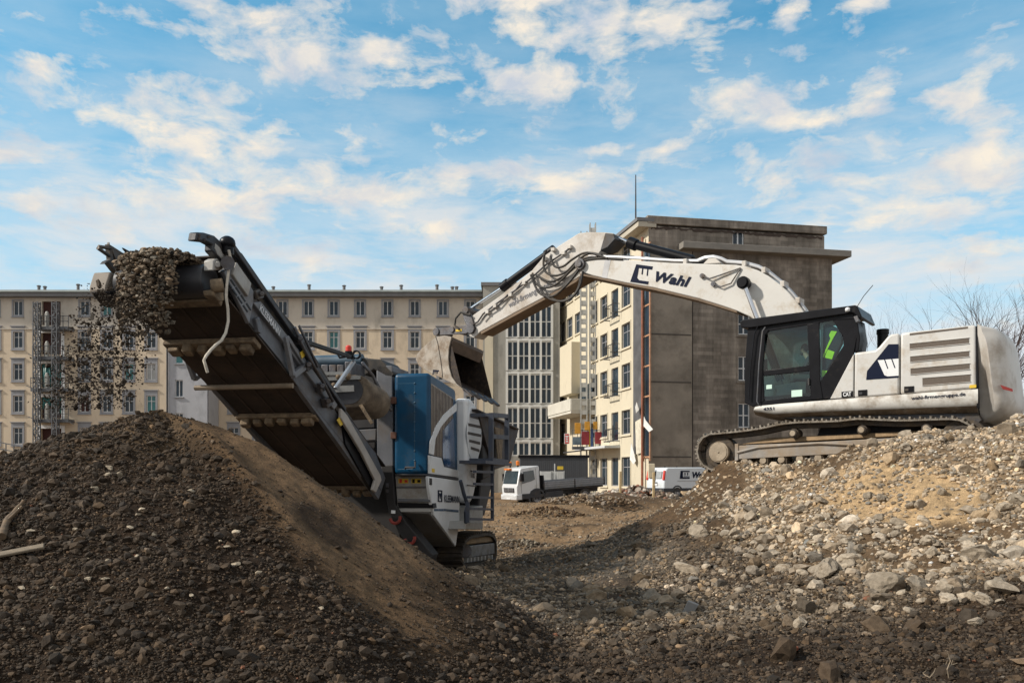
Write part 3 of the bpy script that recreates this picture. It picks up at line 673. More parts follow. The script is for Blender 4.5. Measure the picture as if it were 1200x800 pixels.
# gable wall
G1 = fgb.px(975, 400)[0]; GU = fgb.px(966, 280)[0]; LZ = fgb.px(870, 297)[1]
gh = [fgb.rect(865, 367, 879, 392), fgb.rect(865, 417, 879, 446), fgb.rect(865, 472, 879, 501), fgb.rect(865, 520, 879, 548)]
uh = [fgb.rect(858.5, 270.5, 872, 289)]
groove = fgb.px(811, 430)[0]
wall('gable_wall', fgb, groove+.08, G1, -1.5, LZ, gh, conc, wb, .3)
wall('gable_strip', fgb, 0, groove, -1.5, LZ, [], M('smooth_concrete', (.225, .195, .16), .85, 0, .25, .5, ((.12, .10, .08), .4, .6), .25, 4), wb)
wall('top_wall', fgb, 0, GU, LZ, RT-1.0, uh, conc, wb, .3)
for h in gh: window(fgb, h, wb, 2, 2, fw=.1, surround=.14, pane=winglass, sur=conc, fsplit=.5)
window(fgb, uh[0], wb, 2, 1, fw=.1, pane=winglass)
m = MB(); m.obox(fgb.at(groove+.04, 9, -.03), fgb.r*.06, fgb.n*.02, Z*10.5); m.build('joint', darkin, wb)
for y_, x0_, x1_ in ((391,763,810),(447,763,810),(535,765,810)):
    a0_, zj = fgb.px(x0_, y_); a1_ = fgb.px(x1_, y_)[0]; zj = fgb.px(x0_, y_)[1]; m = MB(); m.obox(fgb.at((a0_+a1_)/2, zj, .01), fgb.r*((a1_-a0_)/2), fgb.n*.02, Z*.05); m.build('joint', M('joint_dark', (.07, .06, .052), .9), wb)
for x_ in (779, 793):
    a_j = fgb.px(x_, 545)[0]; m = MB(); m.obox(fgb.at(a_j, .6, .01), fgb.r*.05, fgb.n*.02, Z*1.8); m.build('joint', MATS['joint_dark'], wb)
def slab(name, a0, a1, z0, z1, out, mat, back=9):
    m = MB(); m.prism([fgb.at(a0, z0, out), fgb.at(a1, z0, out), fgb.at(a1, z1, out), fgb.at(a0, z1, out)], -fgb.n*back); return m.build(name, mat, wb, .03)
l0 = fgb.px(795, 290)[0]
lm = M('ledge_concrete', (.20, .185, .165), .8, 0, .2, 1)
slab('ledge', l0, G1+1.15, LZ-.05, LZ+.45, .95, lm, 9)
slab('parapet', -.15, GU+.15, RT-.62, RT, .18, conc, 12)
m = MB()
_t = [fgb.at(.2+k*(GU-.4)/70, RT-.80+random.uniform(-.09, .1), .004) for k in range(71)]; _b = [fgb.at(.2+k*(GU-.4)/70, RT-.95+random.uniform(-.10, .07), .004) for k in range(71)]
m.prism(_t+_b[::-1], fgb.n*.03)
m.build('broken_edge', M('dark_broken_brick', (.05, .035, .028), .9), wb)
# body behind both faces
A = fgb.at(.36, 0, -.36)+rw*.0; m = MB()
pA = C0-ng*.36-nw*.36; 
foot = [pA, pA+rg*(G1-.4), pA+rg*(G1-.4)+rw*(far_a-.4), pA+rw*(far_a-.4)]
m.prism([V(p.x, p.y, -1.5) for p in foot], Z*(LZ+1.5-.05)); m.build('core', conc, wb)
foot2 = [pA, pA+rg*(GU-.4), pA+rg*(GU-.4)+rw*(far_a-.4), pA+rw*(far_a-.4)]
m = MB(); m.prism([V(p.x, p.y, LZ) for p in foot2], Z*(RT-.7-LZ)); m.build('upper_core', conc, wb)
side = [fgb.at(G1, -1.5), fgb.at(G1, LZ), fgb.at(G1, LZ)+rw*far_a, fgb.at(G1, -1.5)+rw*far_a]
m = MB(); m.sheet(side); m.build('end_wall', conc, wb, fix=False)
# roof slab overhanging the cream side
rp = [C0+nw*.9+ng*.15-rg*0, C0+rg*.6+ng*.15, C0+rg*.6+rw*far_a, C0+nw*.9+rw*far_a]
m = MB(); m.prism([V(p.x, p.y, RT-.9) for p in rp], Z*.42); m.build('roof_overhang', M('pale_soffit', (.42, .38, .31), .8, 0, .12, .8), wb, .03)
m = MB(); m.prism([V(p.x, p.y, RT-.47) for p in [C0+nw*1.0+ng*.2, C0+rg*.4+ng*.2, C0+rg*.4+rw*far_a, C0+nw*1.0+rw*far_a]], Z*.26); m.build('roof_edge', eavem, wb)
# French balconies on the door column, a deep balcony and a bay
railm = M('dark_rail', (.06, .06, .065), .5, .3, .2, 3)
for k, zc in enumerate(zs[1:5]):
    a0, a1 = sorted(wcol(720.5, 5.2)); z0 = zc-1.5; m = MB(); z1 = z0+1.05
    for a in np.linspace(a0-.1, a1+.1, 7): m.bar(fl.at(a, z0, .55), fl.at(a, z1, .55), .04, .04)
    for a in (a0-.1, a1+.1): m.bar(fl.at(a, z1, 0), fl.at(a, z1, .57), .05, .05); m.bar(fl.at(a, z0, 0), fl.at(a, z0, .57), .07, .07)
    m.bar(fl.at(a0-.1, z1, .55), fl.at(a1+.1, z1, .55), .06, .06); m.bar(fl.at(a0-.1, z0, .55), fl.at(a1+.1, z0, .55), .09, .09)
    m.bar(fl.at(a0-.5, z0+.25, .75), fl.at(a0-.5, z0+1.3, .75), .05, .05); m.bar(fl.at(a0-.5, z0+.25, 0), fl.at(a0-.5, z0+.25, .78), .06, .06)
    m.build('balcony_rail', railm, wb)
ba0 = fl.px(667, 430)[0]; ba1 = fl.px(681, 430)[0]
m = MB(); z0b, z1b = fl.px(674, 463, 0)[1], fl.px(674, 404)[1]
m.prism([fl.at(ba1, z0b, .003), fl.at(ba0, z0b, .003), fl.at(ba0, z0b, 1.0), fl.at(ba1, z0b, 1.0)], Z*(z1b-z0b)); m.build('bay', creamy, wb, .03)
m = MB(); d0 = fl.px(697, 470)[0]; d1 = fl.px(668, 470)[0]; zz0, zz1 = fl.px(690, 486)[1], fl.px(690, 468)[1]; out = 2.3
m.prism([fl.at(d0, zz0, 0), fl.at(d1, zz0, 0), fl.at(d1, zz0, out), fl.at(d0, zz0, out)], Z*.25)
for (p, q_) in ((fl.at(d0, 0, .02), fl.at(d0, 0, out)), (fl.at(d0, 0, out), fl.at(d1, 0, out)), (fl.at(d1, 0, out), fl.at(d1, 0, .02))):
    m.bar(V(p.x, p.y, zz0+.25+.55), V(q_.x, q_.y, zz0+.25+.55), .12, 1.1)
m.build('balcony', M('pale_balcony', (.52, .50, .44), .8, 0, .12, 1), wb, .02)
m = MB()
for px_, w_ in ((690, 5), (682, 4)):
    h = sorted(wcol(px_, w_)); m.obox(fl.at((h[0]+h[1])/2, zz0+2.2, .04), fl.r*((h[1]-h[0])/2), fl.n*.03, Z*.75)
bd = m.build('balcony_door', winglass, wb)
# ground-floor canopy and the torn white sheets by the corner
m = MB(); m.prism([fl.at(fl.px(727, 520)[0], 4.0, 0), fl.at(fl.px(690, 520)[0], 4.0, 0), fl.at(fl.px(690, 520)[0], 4.0, 1.4), fl.at(fl.px(727, 520)[0], 4.0, 1.4)], Z*.2); m.build('canopy', sillm, wb)
def torn(name, label, pts, out, mat):
    m = MB(); P = [fl.at(fl.px(x, y)[0], fl.px(x, y)[1], out+.12*math.sin(i*2.1)) for i, (x, y) in enumerate(pts)]
    m.prism(P, fl.n*.03); o = m.build(name, mat, org=P[0]); return tag(o, label, 'plastic sheet')
shw = M('torn_white_sheet', (.66, .66, .64), .5, 0, .15, 2)
torn('torn_sheet', 'torn white sheet blowing off the building corner beside the orange pipe', [(760,488),(763,492),(769,503),(766,506),(761,499)], .35, shw)
torn('torn_sheet', 'long narrow torn white strip hanging down the building corner', [(744,520),(746,519),(748,540),(747,544),(744,538)], .3, shw)
torn('torn_sheet', 'small white scrap caught high on the dark strip of the corner', [(749,477),(752,471),(752,480),(750,484)], .3, shw)
torn('torn_sheet', 'broad white board standing between the dark strip and the orange pipe', [(747,494),(755,490),(755,530),(748,532)], .16, M('cream_board', (.58, .54, .44), .8))
# antenna pole on the roof
ap = W(745, 262, 72); m = MB(); m.tube([V(ap.x, 72, RT-.9), V(ap.x, 72, 1.8+350*.072)], [.09, .04], 6); m.tube([V(ap.x-.25, 72, RT-.4), V(ap.x+.25, 72, RT-.4)], .05, 5)
tag(m.build('antenna_mast', darksteel, org=V(ap.x, 72, RT-.5)), 'thin dark antenna pole standing on the roof of the concrete building', 'antenna')
# ------------------------------------------------------------------ hoists
def lattice(name, x, y, z0, z1, w, mat, block, label, group, light=False):
    m = MB(); h = w/2
    for i in (-1, 1):
        for j in (-1, 1): m.bar(V(x+i*h, y+j*h, z0), V(x+i*h, y+j*h, z1), .09, .09, V(1, 0, 0))
    z = z0; k = 0
    while z < z1-.1:
        for s in (-1, 1):
            m.bar(V(x-h, y+s*h, z), V(x+h, y+s*h, z), .07, .07); m.bar(V(x+s*h, y-h, z), V(x+s*h, y+h, z), .07, .07)
            a, b = (-h, h) if k % 2 else (h, -h); m.bar(V(x+a, y+s*h, z), V(x+b, y+s*h, min(z+block, z1)), .06, .06)
            m.bar(V(x+s*h, y+a, z), V(x+s*h, y+b, min(z+block, z1)), .06, .06)
        z += block; k += 1
    o = m.build(name, mat, org=V(x, y, z0)); return tag(o, label, 'hoist mast', group)
hm = M('hoist_galvanised', (.12, .125, .135), .5, .4, .25, 2)
lattice('hoist_mast', (43-600)*.0903, 90.3, -.5, 1.8+201*.0903, .5, hm, .75, 'dark lattice hoist mast left of the torn-out balcony doors on the cream block', None)
lattice('hoist_mast', (65-600)*.0903, 90.3, -.5, 1.8+201*.0903, .5, hm, .75, 'dark lattice hoist mast crossing in front of the torn-out balcony doors', None)
ords = ['topmost', 'second from the top', 'third from the top', 'fourth from the top']
for k, (y, x0, x1) in enumerate([(383, 44, 82), (418, 40, 82), (455, 38, 82), (491, 40, 82)]):
    Yp = 91.0; a = lambda px: (px-600)*.091
    zb = 1.8+(555-y)*.091
    t = thing('landing_platform', 'hoist landing platform with rails on the cream block, %s' % ords[k], 'platform', (a(60), Yp, zb), 'landing platforms of the facade hoist')
    m = MB(); m.box((a(x0), 90.62, zb-.34), (a(x1), 91.95, zb)); m.build('deck', hm, t)
    m = MB()
    for px in np.linspace(x0, x1, 7): m.bar(V(a(px), 90.68, zb), V(a(px), 90.68, zb+1.15), .06, .06, V(1,0,0))
    for dz in (.55, 1.1): m.bar(V(a(x0), 90.68, zb+dz), V(a(x1), 90.68, zb+dz), .06, .06)
    for px in (x0, x1): m.bar(V(a(px), 90.68, zb+1.1), V(a(px), 91.95, zb+1.1), .06, .06)
    m.bar(V(a(x1-4), 90.7, zb-.1), V(a(x1+6), 90.7, zb-.55), .07, .07); m.bar(V(a(x0+3), 90.7, zb-.05), V(a(x0-5), 90.7, zb+.25), .07, .07)
    m.build('rail', hm, t)
    m = MB(); m.box((a(51), 91.2, zb+.004), (a(54.5), 91.6, zb+1.5)); m.ball((a(52.7), 91.4, zb+1.55), .17, .17, .2); m.build('gate_box', M('pale_gate', (.4, .4, .38), .6), t, .04)
def stepladder_mast(x, y, z0, z1, w, lab):
    m = MB(); h = w/2
    for i in (-1, 1):
        for j in (-1, 1): m.bar(V(x+i*h, y+j*h, z0), V(x+i*h, y+j*h, z1), .10, .10, V(1, 0, 0))
    z = z0
    while z < z1-.3:
        for s in (-1, 1): m.obox(V(x, y+s*h, z+.22), V(h*.9, 0, 0), V(0, .03, 0), V(0, 0, .2))
        z += .84
    o = m.build('climber_mast', M('pale_mast', (.42, .42, .40), .6, .2, .2, 2), org=V(x, y, z0)); return tag(o, lab, 'hoist mast')
Ym = 79.0
stepladder_mast((684-600)*.079, Ym, -.3, 1.8+(555-272)*.079, .55, 'left one of two tall pale mast climber towers by the cream side wall')
stepladder_mast((694.5-600)*.079, Ym, -.3, 1.8+(555-262)*.079, .50, 'right, slightly taller one of two pale mast climber towers by the cream side wall')
pt = thing('climber_platform', 'work platform with coloured panels and rails around the twin mast towers', 'platform', ((692-600)*.0785, 78.5, 3.9))
a = lambda px, D=77.6: (px-600)*.001*D
zz = lambda py, D=77.6: 1.8+(555-py)*.001*D
m = MB(); m.box((a(671), 77.6, zz(525)-.1), (a(716), 78.5, zz(523))); m.build('deck', hm, pt)
for nm, x0, x1, y0, y1, mt in [('grey_panel', 671, 681, 512, 521, M('dull_blue_grey', (.13, .18, .22), .5)), ('red_panel', 681.5, 690.5, 505.5, 521, M('dark_red_panel', (.20, .015, .02), .5)), ('red_panel', 697, 704.5, 506, 520, MATS['dark_red_panel']),
      ('orange_panel', 673.5, 680.5, 495.5, 508, M('amber_panel', (.50, .24, .02), .5)), ('orange_panel', 685, 691, 494, 504, MATS['amber_panel']), ('orange_panel', 695, 700, 494, 503, MATS['amber_panel']),
      ('yellow_pole', 689.8, 691.6, 500, 523, M('yellow_pole', (.6, .42, .02), .5)), ('brown_panel', 709, 716, 492, 505, M('brown_panel', (.12, .04, .03), .6)), ('blue_panel', 692.3, 695, 502, 524, M('deep_blue', (.02, .05, .15), .5)),
      ('grey_panel', 704.8, 713, 507, 521, MATS['dull_blue_grey'])]:
    m = MB(); dy = random.uniform(0, .2); m.box((a(x0), 77.3+dy, zz(y1)), (a(x1), 77.5+dy, zz(y0))); m.build(nm, mt, pt, .02)
m = MB()
for px in np.linspace(671, 717, 9): m.bar(V(a(px), 77.55, zz(524)), V(a(px), 77.55, zz(503)), .05, .05, V(1,0,0))
for py in (504, 512): m.bar(V(a(671), 77.55, zz(py)), V(a(717), 77.55, zz(py)), .05, .05)
m.bar(V(a(660, 78.2), 78.2, zz(530)), V(a(735, 78.2), 78.2, zz(521)), .12, .12)
m.build('rail', hm, pt)
so_ = MB(); so_.box((a(661), 77.2, zz(520)), (a(667), 77.28, zz(508))); sg = so_.build('hoist_sign', whitec, org=V(a(664), 77.2, zz(520)))
tag(sg, 'small white and red notice board left of the work platform', 'sign')
m = MB(); m.mat = 0
for (x0, y0, x1, y1) in ((661.6,508.6,666.4,510.2),(661.6,518,666.4,519.5),(661.6,511,662.6,517.6),(665.4,511,666.4,517.6),(663.2,512.4,665,513.4),(663.2,515,665,516)):
    m.sheet([V(a(x0), 77.19, zz(y1)), V(a(x1), 77.19, zz(y1)), V(a(x1), 77.19, zz(y0)), V(a(x0), 77.19, zz(y0))])
ORG[sg.name] = V(a(664), 77.2, zz(520)); m.build('red_marking', redm, sg, fix=False)
# ------------------------------------------------------------------ hoarding, barriers, posts, heaps behind
m = MB(); D = 66.0; zb = -.4
ha, hb2 = (609-600)*.066, (689-600)*.066
hr = thing('site_container', 'long dark grey site container with a flat black roof edge, behind the flatbed truck', 'container', ((ha+hb2)/2, D, zb))
m = MB(); m.box((ha, D, zb), (hb2, D+2.4, 1.8+(555-536)*.066)); m.build('body', M('container_grey', (.072, .076, .084), .6, 0, .12, .6, None, .25, 6, stretch=(6, 6, .1)), hr)
m = MB(); m.box((ha-.1, D-.12, 1.8+(555-536)*.066+.003), (hb2+.1, D+2.5, 1.8+(555-533)*.066)); m.build('roof_edge', black, hr)
m = MB()
for k in range(34): x = ha+(hb2-ha)*(k+.5)/34; m.box((x-.04, D-.05, zb+.1), (x+.04, D-.002, 1.8+(555-537)*.066))
m.build('corrugation', MATS['container_grey'], hr)
whf = M('white_barrier', (.55, .55, .53), .6, 0, .1)
for k, (x0, x1, lab) in enumerate([(633, 646, 'white slatted barrier panel behind the truck bed, nearer the cab'), (647.5, 661, 'white slatted barrier panel behind the truck bed, under the small yellow sign')]):
    Db = 61.5+.1*k; zb_ = gz((x0-600)*Db/1000, Db); zt = 1.8+(555-552)*Db/1000
    t = thing('barrier', lab, 'barrier', ((x0+x1-1200)/2*Db/1000, Db, zb_), 'white slatted barriers')
    m = MB(); f = lambda px: (px-600)*Db/1000
    for z in (zb_+.25, zt-.05): m.bar(V(f(x0), Db, z), V(f(x1), Db, z), .06, .1)
    for px in (x0, x1): m.bar(V(f(px), Db, zb_), V(f(px), Db, zt+.02), .07, .07, V(1,0,0))
    m.build('frame', whf, t); m = MB()
    for px in np.linspace(x0+1.5, x1-1.5, 6): m.bar(V(f(px), Db-.045, zb_+.2), V(f(px), Db-.045, zt), .12, .03, V(0, 1, 0))
    m.build('slat', whf, t)
ys = thing('yellow_sign', 'small yellow sign on a thin post above the white barriers', 'sign', ((651.5-600)*.0612, 61.2, 0))
m = MB(); m.bar(V((650-600)*.0612, 61.2, -.3), V((650-600)*.0612, 61.2, 1.8+(555-543)*.0612), .08, .08, V(1,0,0)); m.build('post', whf, ys)
m = MB(); m.box(((653-600)*.0612, 61.1, 1.8+5*.0612), ((660-600)*.0612, 61.15, 1.8+9*.0612)); m.build('board', yellow, ys)
def post(px, y0, y1, D, w, lab):
    x = (px-600)*D/1000; zb_ = gz(x, D)-.2; m = MB(); zt = 1.8+(555-y0)*D/1000
    m.bar(V(x, D, zb_), V(x+.03, D, zt), w, w*.7, V(1,0,0)); tag(m.build('wooden_post', M('pale_timber', (.46, .34, .18), .8, 0, .25, 3, None, .2, 30, stretch=(1,1,8)), bevel=.01, org=V(x, D, zb_)), lab, 'post')
post(726.5, 552, 582, 44, .16, 'pale timber post on the hump between the truck and the van')
post(765.5, 553, 582, 43, .15, 'pale timber post right beside the rear doors of the van')
# cream cabinet on the second post
m = MB(); Dk = 43.4; m.box(((759.5-600)*Dk/1000, Dk-.12, 1.8+(555-560)*Dk/1000), ((767-600)*Dk/1000, Dk+.15, 1.8+(555-543)*Dk/1000)); tag(m.build('meter_box', M('cream_box', (.55, .48, .35), .7), bevel=.02, org=V((763-600)*Dk/1000, Dk, 1.4)), 'cream coloured box fixed to the timber post beside the van', 'box')
# rubble heap by the building corner
def heap(name, label, px, py, D, rx, ry, h, cols, n, smin=.08, smax=.3):
    c = W(px, py, D); cz = gz(c.x, c.y)
    u = RNG.uniform(0, 2*math.pi, n); r = np.sqrt(RNG.uniform(0, 1, n)); X = c.x+np.cos(u)*r*rx; Y = c.y+np.sin(u)*r*ry
    zz_ = cz+(1-r**1.4)*h*(.8+.5*fbm(X*.9, Y*.9, 2, 8)); rad = RNG.uniform(smin, smax, n)
    col = np.array(cols)[RNG.integers(0, len(cols), n)]*RNG.uniform(.6, 1.3, n)[:, None]
    o = rock_cloud(name, np.stack([X, Y, zz_], -1), rad, np.clip(col, .01, .8), 2); return tag(o, kind='stuff')
heap('demolition_rubble', '', 738, 582, 50, 3.6, 2.2, 1.25, [(.30, .26, .22), (.22, .11, .075), (.40, .37, .33), (.12, .09, .07), (.20, .15, .11)], 900, .06, .22)
heap('rubble_by_truck', '', 712, 582, 53, 2.4, 1.6, .8, [(.22, .18, .14), (.10, .08, .06), (.34, .30, .26)], 350, .06, .2)
# steel handrail and ramp at far left
hrl = thing('handrail', 'sloping dark steel handrail at the left edge in front of the cream block', 'handrail', (-40, 66, .5))
m = MB()
for dz in (0, .5, 1.0): m.bar(W(-30, 512, 66)+V(0,0,-dz), W(44, 527, 66)+V(0,0,-dz), .07, .07)
for k in range(9): p_ = W(-30, 512, 66).lerp(W(44, 527, 66), k/8); m.bar(p_, p_-V(0,0,1.5), .06, .06, V(1,0,0))
m.build('rail', hm, hrl)
m = MB(); m.prism([W(-40, 534, 66.2), W(52, 548, 66.2), W(52, 580, 66.2), W(-40, 580, 66.2)], V(0, 1.2, 0)); m.build('ramp', M('ramp_concrete', (.10, .09, .08), .8), hrl)
# ------------------------------------------------------------------ bare trees
barkm = M('bark', (.045, .028, .026), .9, 0, .3, 5)
def bare_tree(name, label, x, y, z, H, seed, lean=0.0, spread=.55):
    r = random.Random(seed); tr = MB(); br = MB()
    t = thing(name, label, 'tree', (x, y, z), 'bare trees beyond the excavator')
    def grow(p, d, L, rad, lev):
        path = [p]; radii = [rad]; n = 4 if lev < 3 else 3; q_ = p.copy(); dd = d.copy()
        for k in range(n):
            dd = (dd+V(r.uniform(-1, 1), r.uniform(-1, 1), r.uniform(-.3, .7))*.16).normalized(); q_ = q_+dd*(L/n); path.append(q_.copy()); radii.append(rad*(1-.45*(k+1)/n))
        (tr if lev == 0 else br).tube(path, radii, 7 if lev < 2 else (5 if lev < 4 else 3))
        if lev >= 5: return
        nk = 4 if lev == 0 else r.choice([2, 3, 4])
        for c in range(nk):
            i = n if c == 0 else r.randint(max(1, n-2), n); base = path[i]
            ang = spread*r.uniform(.6, 1.35)*(.5 if c == 0 else 1); ax = dd.cross(V(r.uniform(-1,1), r.uniform(-1,1), r.uniform(-1,1))).normalized()
            nd = (Matrix.Rotation(ang, 3, ax) @ dd); nd = (nd+V(0, 0, .12)).normalized()
            grow(base, nd, L*r.uniform(.62, .82), radii[i]*r.uniform(.62, .82), lev+1)
    grow(V(x, y, z), V(lean, 0, 1).normalized(), H*.38, H*.026, 0)
    tr.build('trunk', barkm, t, ang=80, fix=False); br.build('crown', barkm, t, ang=80, fix=False)
def ptree(px, pytop, D, seed, label, lean=0, spread=.55):
    x = (px-600)*D/1000; zb_ = -.2; H = 1.8+(555-pytop)*D/1000-zb_; bare_tree('bare_tree', label, x, D, zb_, H, seed, lean, spread)
ptree(1128, 372, 36, 4, 'bare leafless tree directly above the louvred engine panel of the excavator', 0, .6)
ptree(1098, 384, 40, 9, 'smaller bare tree left of the one above the engine panel', .05)
ptree(1214, 335, 30, 12, 'bare tree at the right edge behind the rounded counterweight', -.08, .6)
ptree(1182, 380, 44, 15, 'low bare tree peeping out just behind the counterweight top', 0)
ptree(1046, 388, 52, 21, 'low distant bare tree between the cab and the exhaust stack', 0)
# ------------------------------------------------------------------ excavator
En = V(.581, .814, 0).normalized(); Ed = V(-.814, .581, 0).normalized()     # away from the viewer / the way it faces
E = PL((9.064, 16.6, 0), En)
ex = thing('excavator', 'white crawler excavator with black cab standing on the rubble, boom over the crusher', 'excavator', (7.6, 19.5, 1.95))
def pr(m, pts, off, dep): m.prism(E.poly(pts, off), En*dep); return m
# --- undercarriage
def track(off, near=True):
    T = lambda x, y, o=0: E(x, y, off+o)
    loop = [(831.5,507.5),(850,506),(869,504),(890,501),(914,495.5),(935,493.5),(980,492.3),(1003,489.3),(1030,490.5),(1056,491.5),(1090,490.3),(1120,489.3),(1132,493),(1143,502),(1149,515),(1144,531),(1128,540),(1000,545),(930,548),(870,551),(840,553),(828,549),(819.5,542.5),(815.5,530),(818.5,516.5),(824,510.5)]
    P = [T(x, y) for x, y in loop]; P.append(P[0]); L = [0]
    for a, b in zip(P[:-1], P[1:]): L.append(L[-1]+(b-a).length)
    n = int(L[-1]/.19); c = sum(P[:-1], Vector())/len(loop); m = MB()
    def at(s):
        s %= L[-1]
        for i in range(len(P)-1):
            if L[i+1] >= s: return P[i].lerp(P[i+1], (s-L[i])/(L[i+1]-L[i]))
    pitch = L[-1]/n; links = MB()
    for k in range(n):
        p, q_ = at(k*pitch), at((k+.97)*pitch); t = (q_-p); tl = t.length; t.normalize(); nn = t.cross(En)
        mid = (p+q_)/2
        if nn.dot(mid-at(k*pitch+pitch*.5+L[-1]/2)) < 0: nn = -nn
        w = .30; cc = mid+En*w
        m.obox(cc-nn*.018, t*(tl/2), En*w, nn*.018)
        m.obox(cc+nn*.024-t*(tl*.28), t*.018, En*(w-.004), nn*.030); m.obox(cc+nn*.012+t*(tl*.2), t*.012, En*(w-.004), nn*.014)
        for s in (.19, .41): links.obox(mid+En*s-nn*.085, t*(tl*.52), En*.03, nn*.05)
    cr = m.build('crawler_track', shoem, ex, fix=False); links.build('track_chain', trackm, cr)
    m = MB(); ic = E(841, 529.5, off)
    m.cyl(ic+En*.14, ic+En*.46, .36, 28); m.build('idler', trackm, cr, .02)
    m = MB(); m.cyl(ic+En*.05, ic+En*.15, .235, 28); m.cyl(ic+En*.035, ic+En*.06, .205, 28); m.cyl(ic+En*.02, ic+En*.04, .025, 8); m.build('hub_cover', M('dusty_hub', (.33, .27, .20), .75, .1, .25, 4, ((.2, .15, .1), .4, 5), .2, 20), cr, .01)
    m = MB(); m.prism([T(863,522,.02), T(980,516.5,.02), T(1132,508,.02), T(1132,527,.02), T(980,532,.02), T(863,538,.02)], En*.5); m.build('track_frame', M('dusty_frame', (.26, .24, .22), .65, .1, .25, 2.5, ((.27, .20, .13), .55, 2), .15, 20), cr, .015)
    m = MB(); m.prism([T(861,520,0), T(865,519.5,0), T(865,539,0), T(861,540,0)], En*.5)
    m.tube([T(864,530,.01), T(888,524,.01), T(921,521.5,.01), T(960,519,0), T(1000,521,0)], .03, 8)
    for x, y in ((907, 527), (945, 524.5), (1000, 521)): m.cyl(T(x, y, .0), T(x, y, .03), .035, 10) if x < 0 else None
    m.build('frame_step', M('dusty_frame', (.3, .3, .3)), cr, .005)
    m = MB(); m.prism([T(868,520.5,.2), T(1125,507,.2), T(1125,502,.3), T(900,513,.3)], En*.3); m.build('mud_on_frame', M('caked_mud', (.24, .165, .095), .95, 0, .3, 5, None, .8, 12), cr, .03)
    for x, y in ((928.5, 507.5), (1009, 503.5), (1085, 501.5)):
        m = MB(); c_ = E(x, y, off); m.cyl(c_+En*.1, c_+En*.42, .105, 18); m.cyl(c_+En*.02, c_+En*.11, .085, 16); m.mat = 1; m.cyl(c_+En*.005, c_+En*.03, .062, 16); m.mat = 0; m.cyl(c_+En*.42, c_+En*.5, .05, 10); m.build('carrier_roller', [trackm, MATS['dusty_hub']], cr, .008)
    for k in range(8):
        x = 872+k*21.5; y = 540.5-k*1.15; m = MB(); c_ = E(x, y, off); m.cyl(c_+En*.08, c_+En*.5, .10, 16); m.cyl(c_+En*.03, c_+En*.09, .075, 14); m.build('track_roller', MATS['dusty_hub'], cr, .008)
    m = MB()
    for x0, x1 in ((899, 905), (921, 927)): m.prism([T(x0,537,.01), T(x0+1,537,.01), T(x0+1,547,.01), T(x0,547,.01)], En*.08)
    m.prism([T(899,545.5,.012), T(928,544,.012), T(928,546,.012), T(899,547.5,.012)], En*.07); m.build('track_guide', trackm, cr)
    m = MB(); sp = E(1128, 515, off); m.cyl(sp+En*.12, sp+En*.5, .42, 28); m.cyl(sp+En*.02, sp+En*.14, .28, 20); m.build('sprocket', trackm, cr, .02)
track(-.17); track(2.6, False)
m = MB(); p0 = E(985, 525, .4); m.prism([E(905,514,.45), E(1125,502,.45), E(1125,522,.45), E(905,532,.45)], En*2.2); m.prism([E(965,492,.7), E(1085,490,.7), E(1090,512,.7), E(955,516,.7)], En*1.7)
cc = E(1000, 500, 1.5); m.cyl(cc-V(0,0,.35), cc+V(0,0,.25), .75, 32); m.build('car_body', darksteel, ex, .02)
# --- upper structure
whm = MATS['white_paint']
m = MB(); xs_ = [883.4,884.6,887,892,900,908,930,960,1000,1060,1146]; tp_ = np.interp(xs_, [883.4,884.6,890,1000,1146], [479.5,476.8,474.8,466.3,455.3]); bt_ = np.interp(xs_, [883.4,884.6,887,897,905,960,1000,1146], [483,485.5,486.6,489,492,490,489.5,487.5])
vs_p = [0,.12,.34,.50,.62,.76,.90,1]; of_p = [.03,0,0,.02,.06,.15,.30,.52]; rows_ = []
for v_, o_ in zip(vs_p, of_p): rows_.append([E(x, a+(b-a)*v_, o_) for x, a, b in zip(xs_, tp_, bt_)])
nmudshade = 5*(len(xs_)-1); rows_.append([p+En*2.0 for p in rows_[-1]]); rows_.append([p+En*2.9 for p in rows_[0]]); nx_ = len(xs_)
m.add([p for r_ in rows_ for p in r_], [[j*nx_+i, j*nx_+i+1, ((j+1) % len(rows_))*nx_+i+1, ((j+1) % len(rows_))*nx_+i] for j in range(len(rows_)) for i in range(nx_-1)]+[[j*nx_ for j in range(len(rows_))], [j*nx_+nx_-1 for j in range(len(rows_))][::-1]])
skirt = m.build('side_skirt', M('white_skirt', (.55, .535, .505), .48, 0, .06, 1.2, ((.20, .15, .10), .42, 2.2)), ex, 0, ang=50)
skirt.data.materials.append(M('mud_and_shade_underside', (.16, .115, .075), .85, 0, .45, 3.5, ((.40, .36, .31), .3, 5), .2, 20))  # brown underside: caked mud with the shade under the curve put into colour
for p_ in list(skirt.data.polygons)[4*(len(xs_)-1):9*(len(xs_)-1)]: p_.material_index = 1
m = MB(); pr(m, [(912,488.5),(1146,483.5),(1151,492),(1146,497),(1030,497),(960,495)], .25, 2.5); m.build('belly_plate', darksteel, ex, .02)
m = MB(); pr(m, [(1000.8,466.2),(1001.3,413),(1012,411.8),(1025,410),(1030,406),(1040,394),(1044,391.3),(1053.8,390),(1053.8,462.3)], .012, 1.1); body1 = m.build('tool_box_door', whm, ex, .045, seg=3)
m = MB(); pr(m, [(1055,462.1),(1055,390),(1066,388.6),(1143.5,380.2),(1144.2,455.2)], .010, 2.98); m.build('engine_door', whm, ex, .05, seg=3)
m = MB(); pr(m, [(1012,466),(1012,418),(1055,410),(1055,462)], 1.15, 1.8); m.build('engine_deck', whm, ex, .05)
m = MB(); pr(m, [(972.5,467.2),(1000,465.4),(1000.3,414.5)], .02, 1.0); m.build('cab_side_panel', whm, ex, .015)
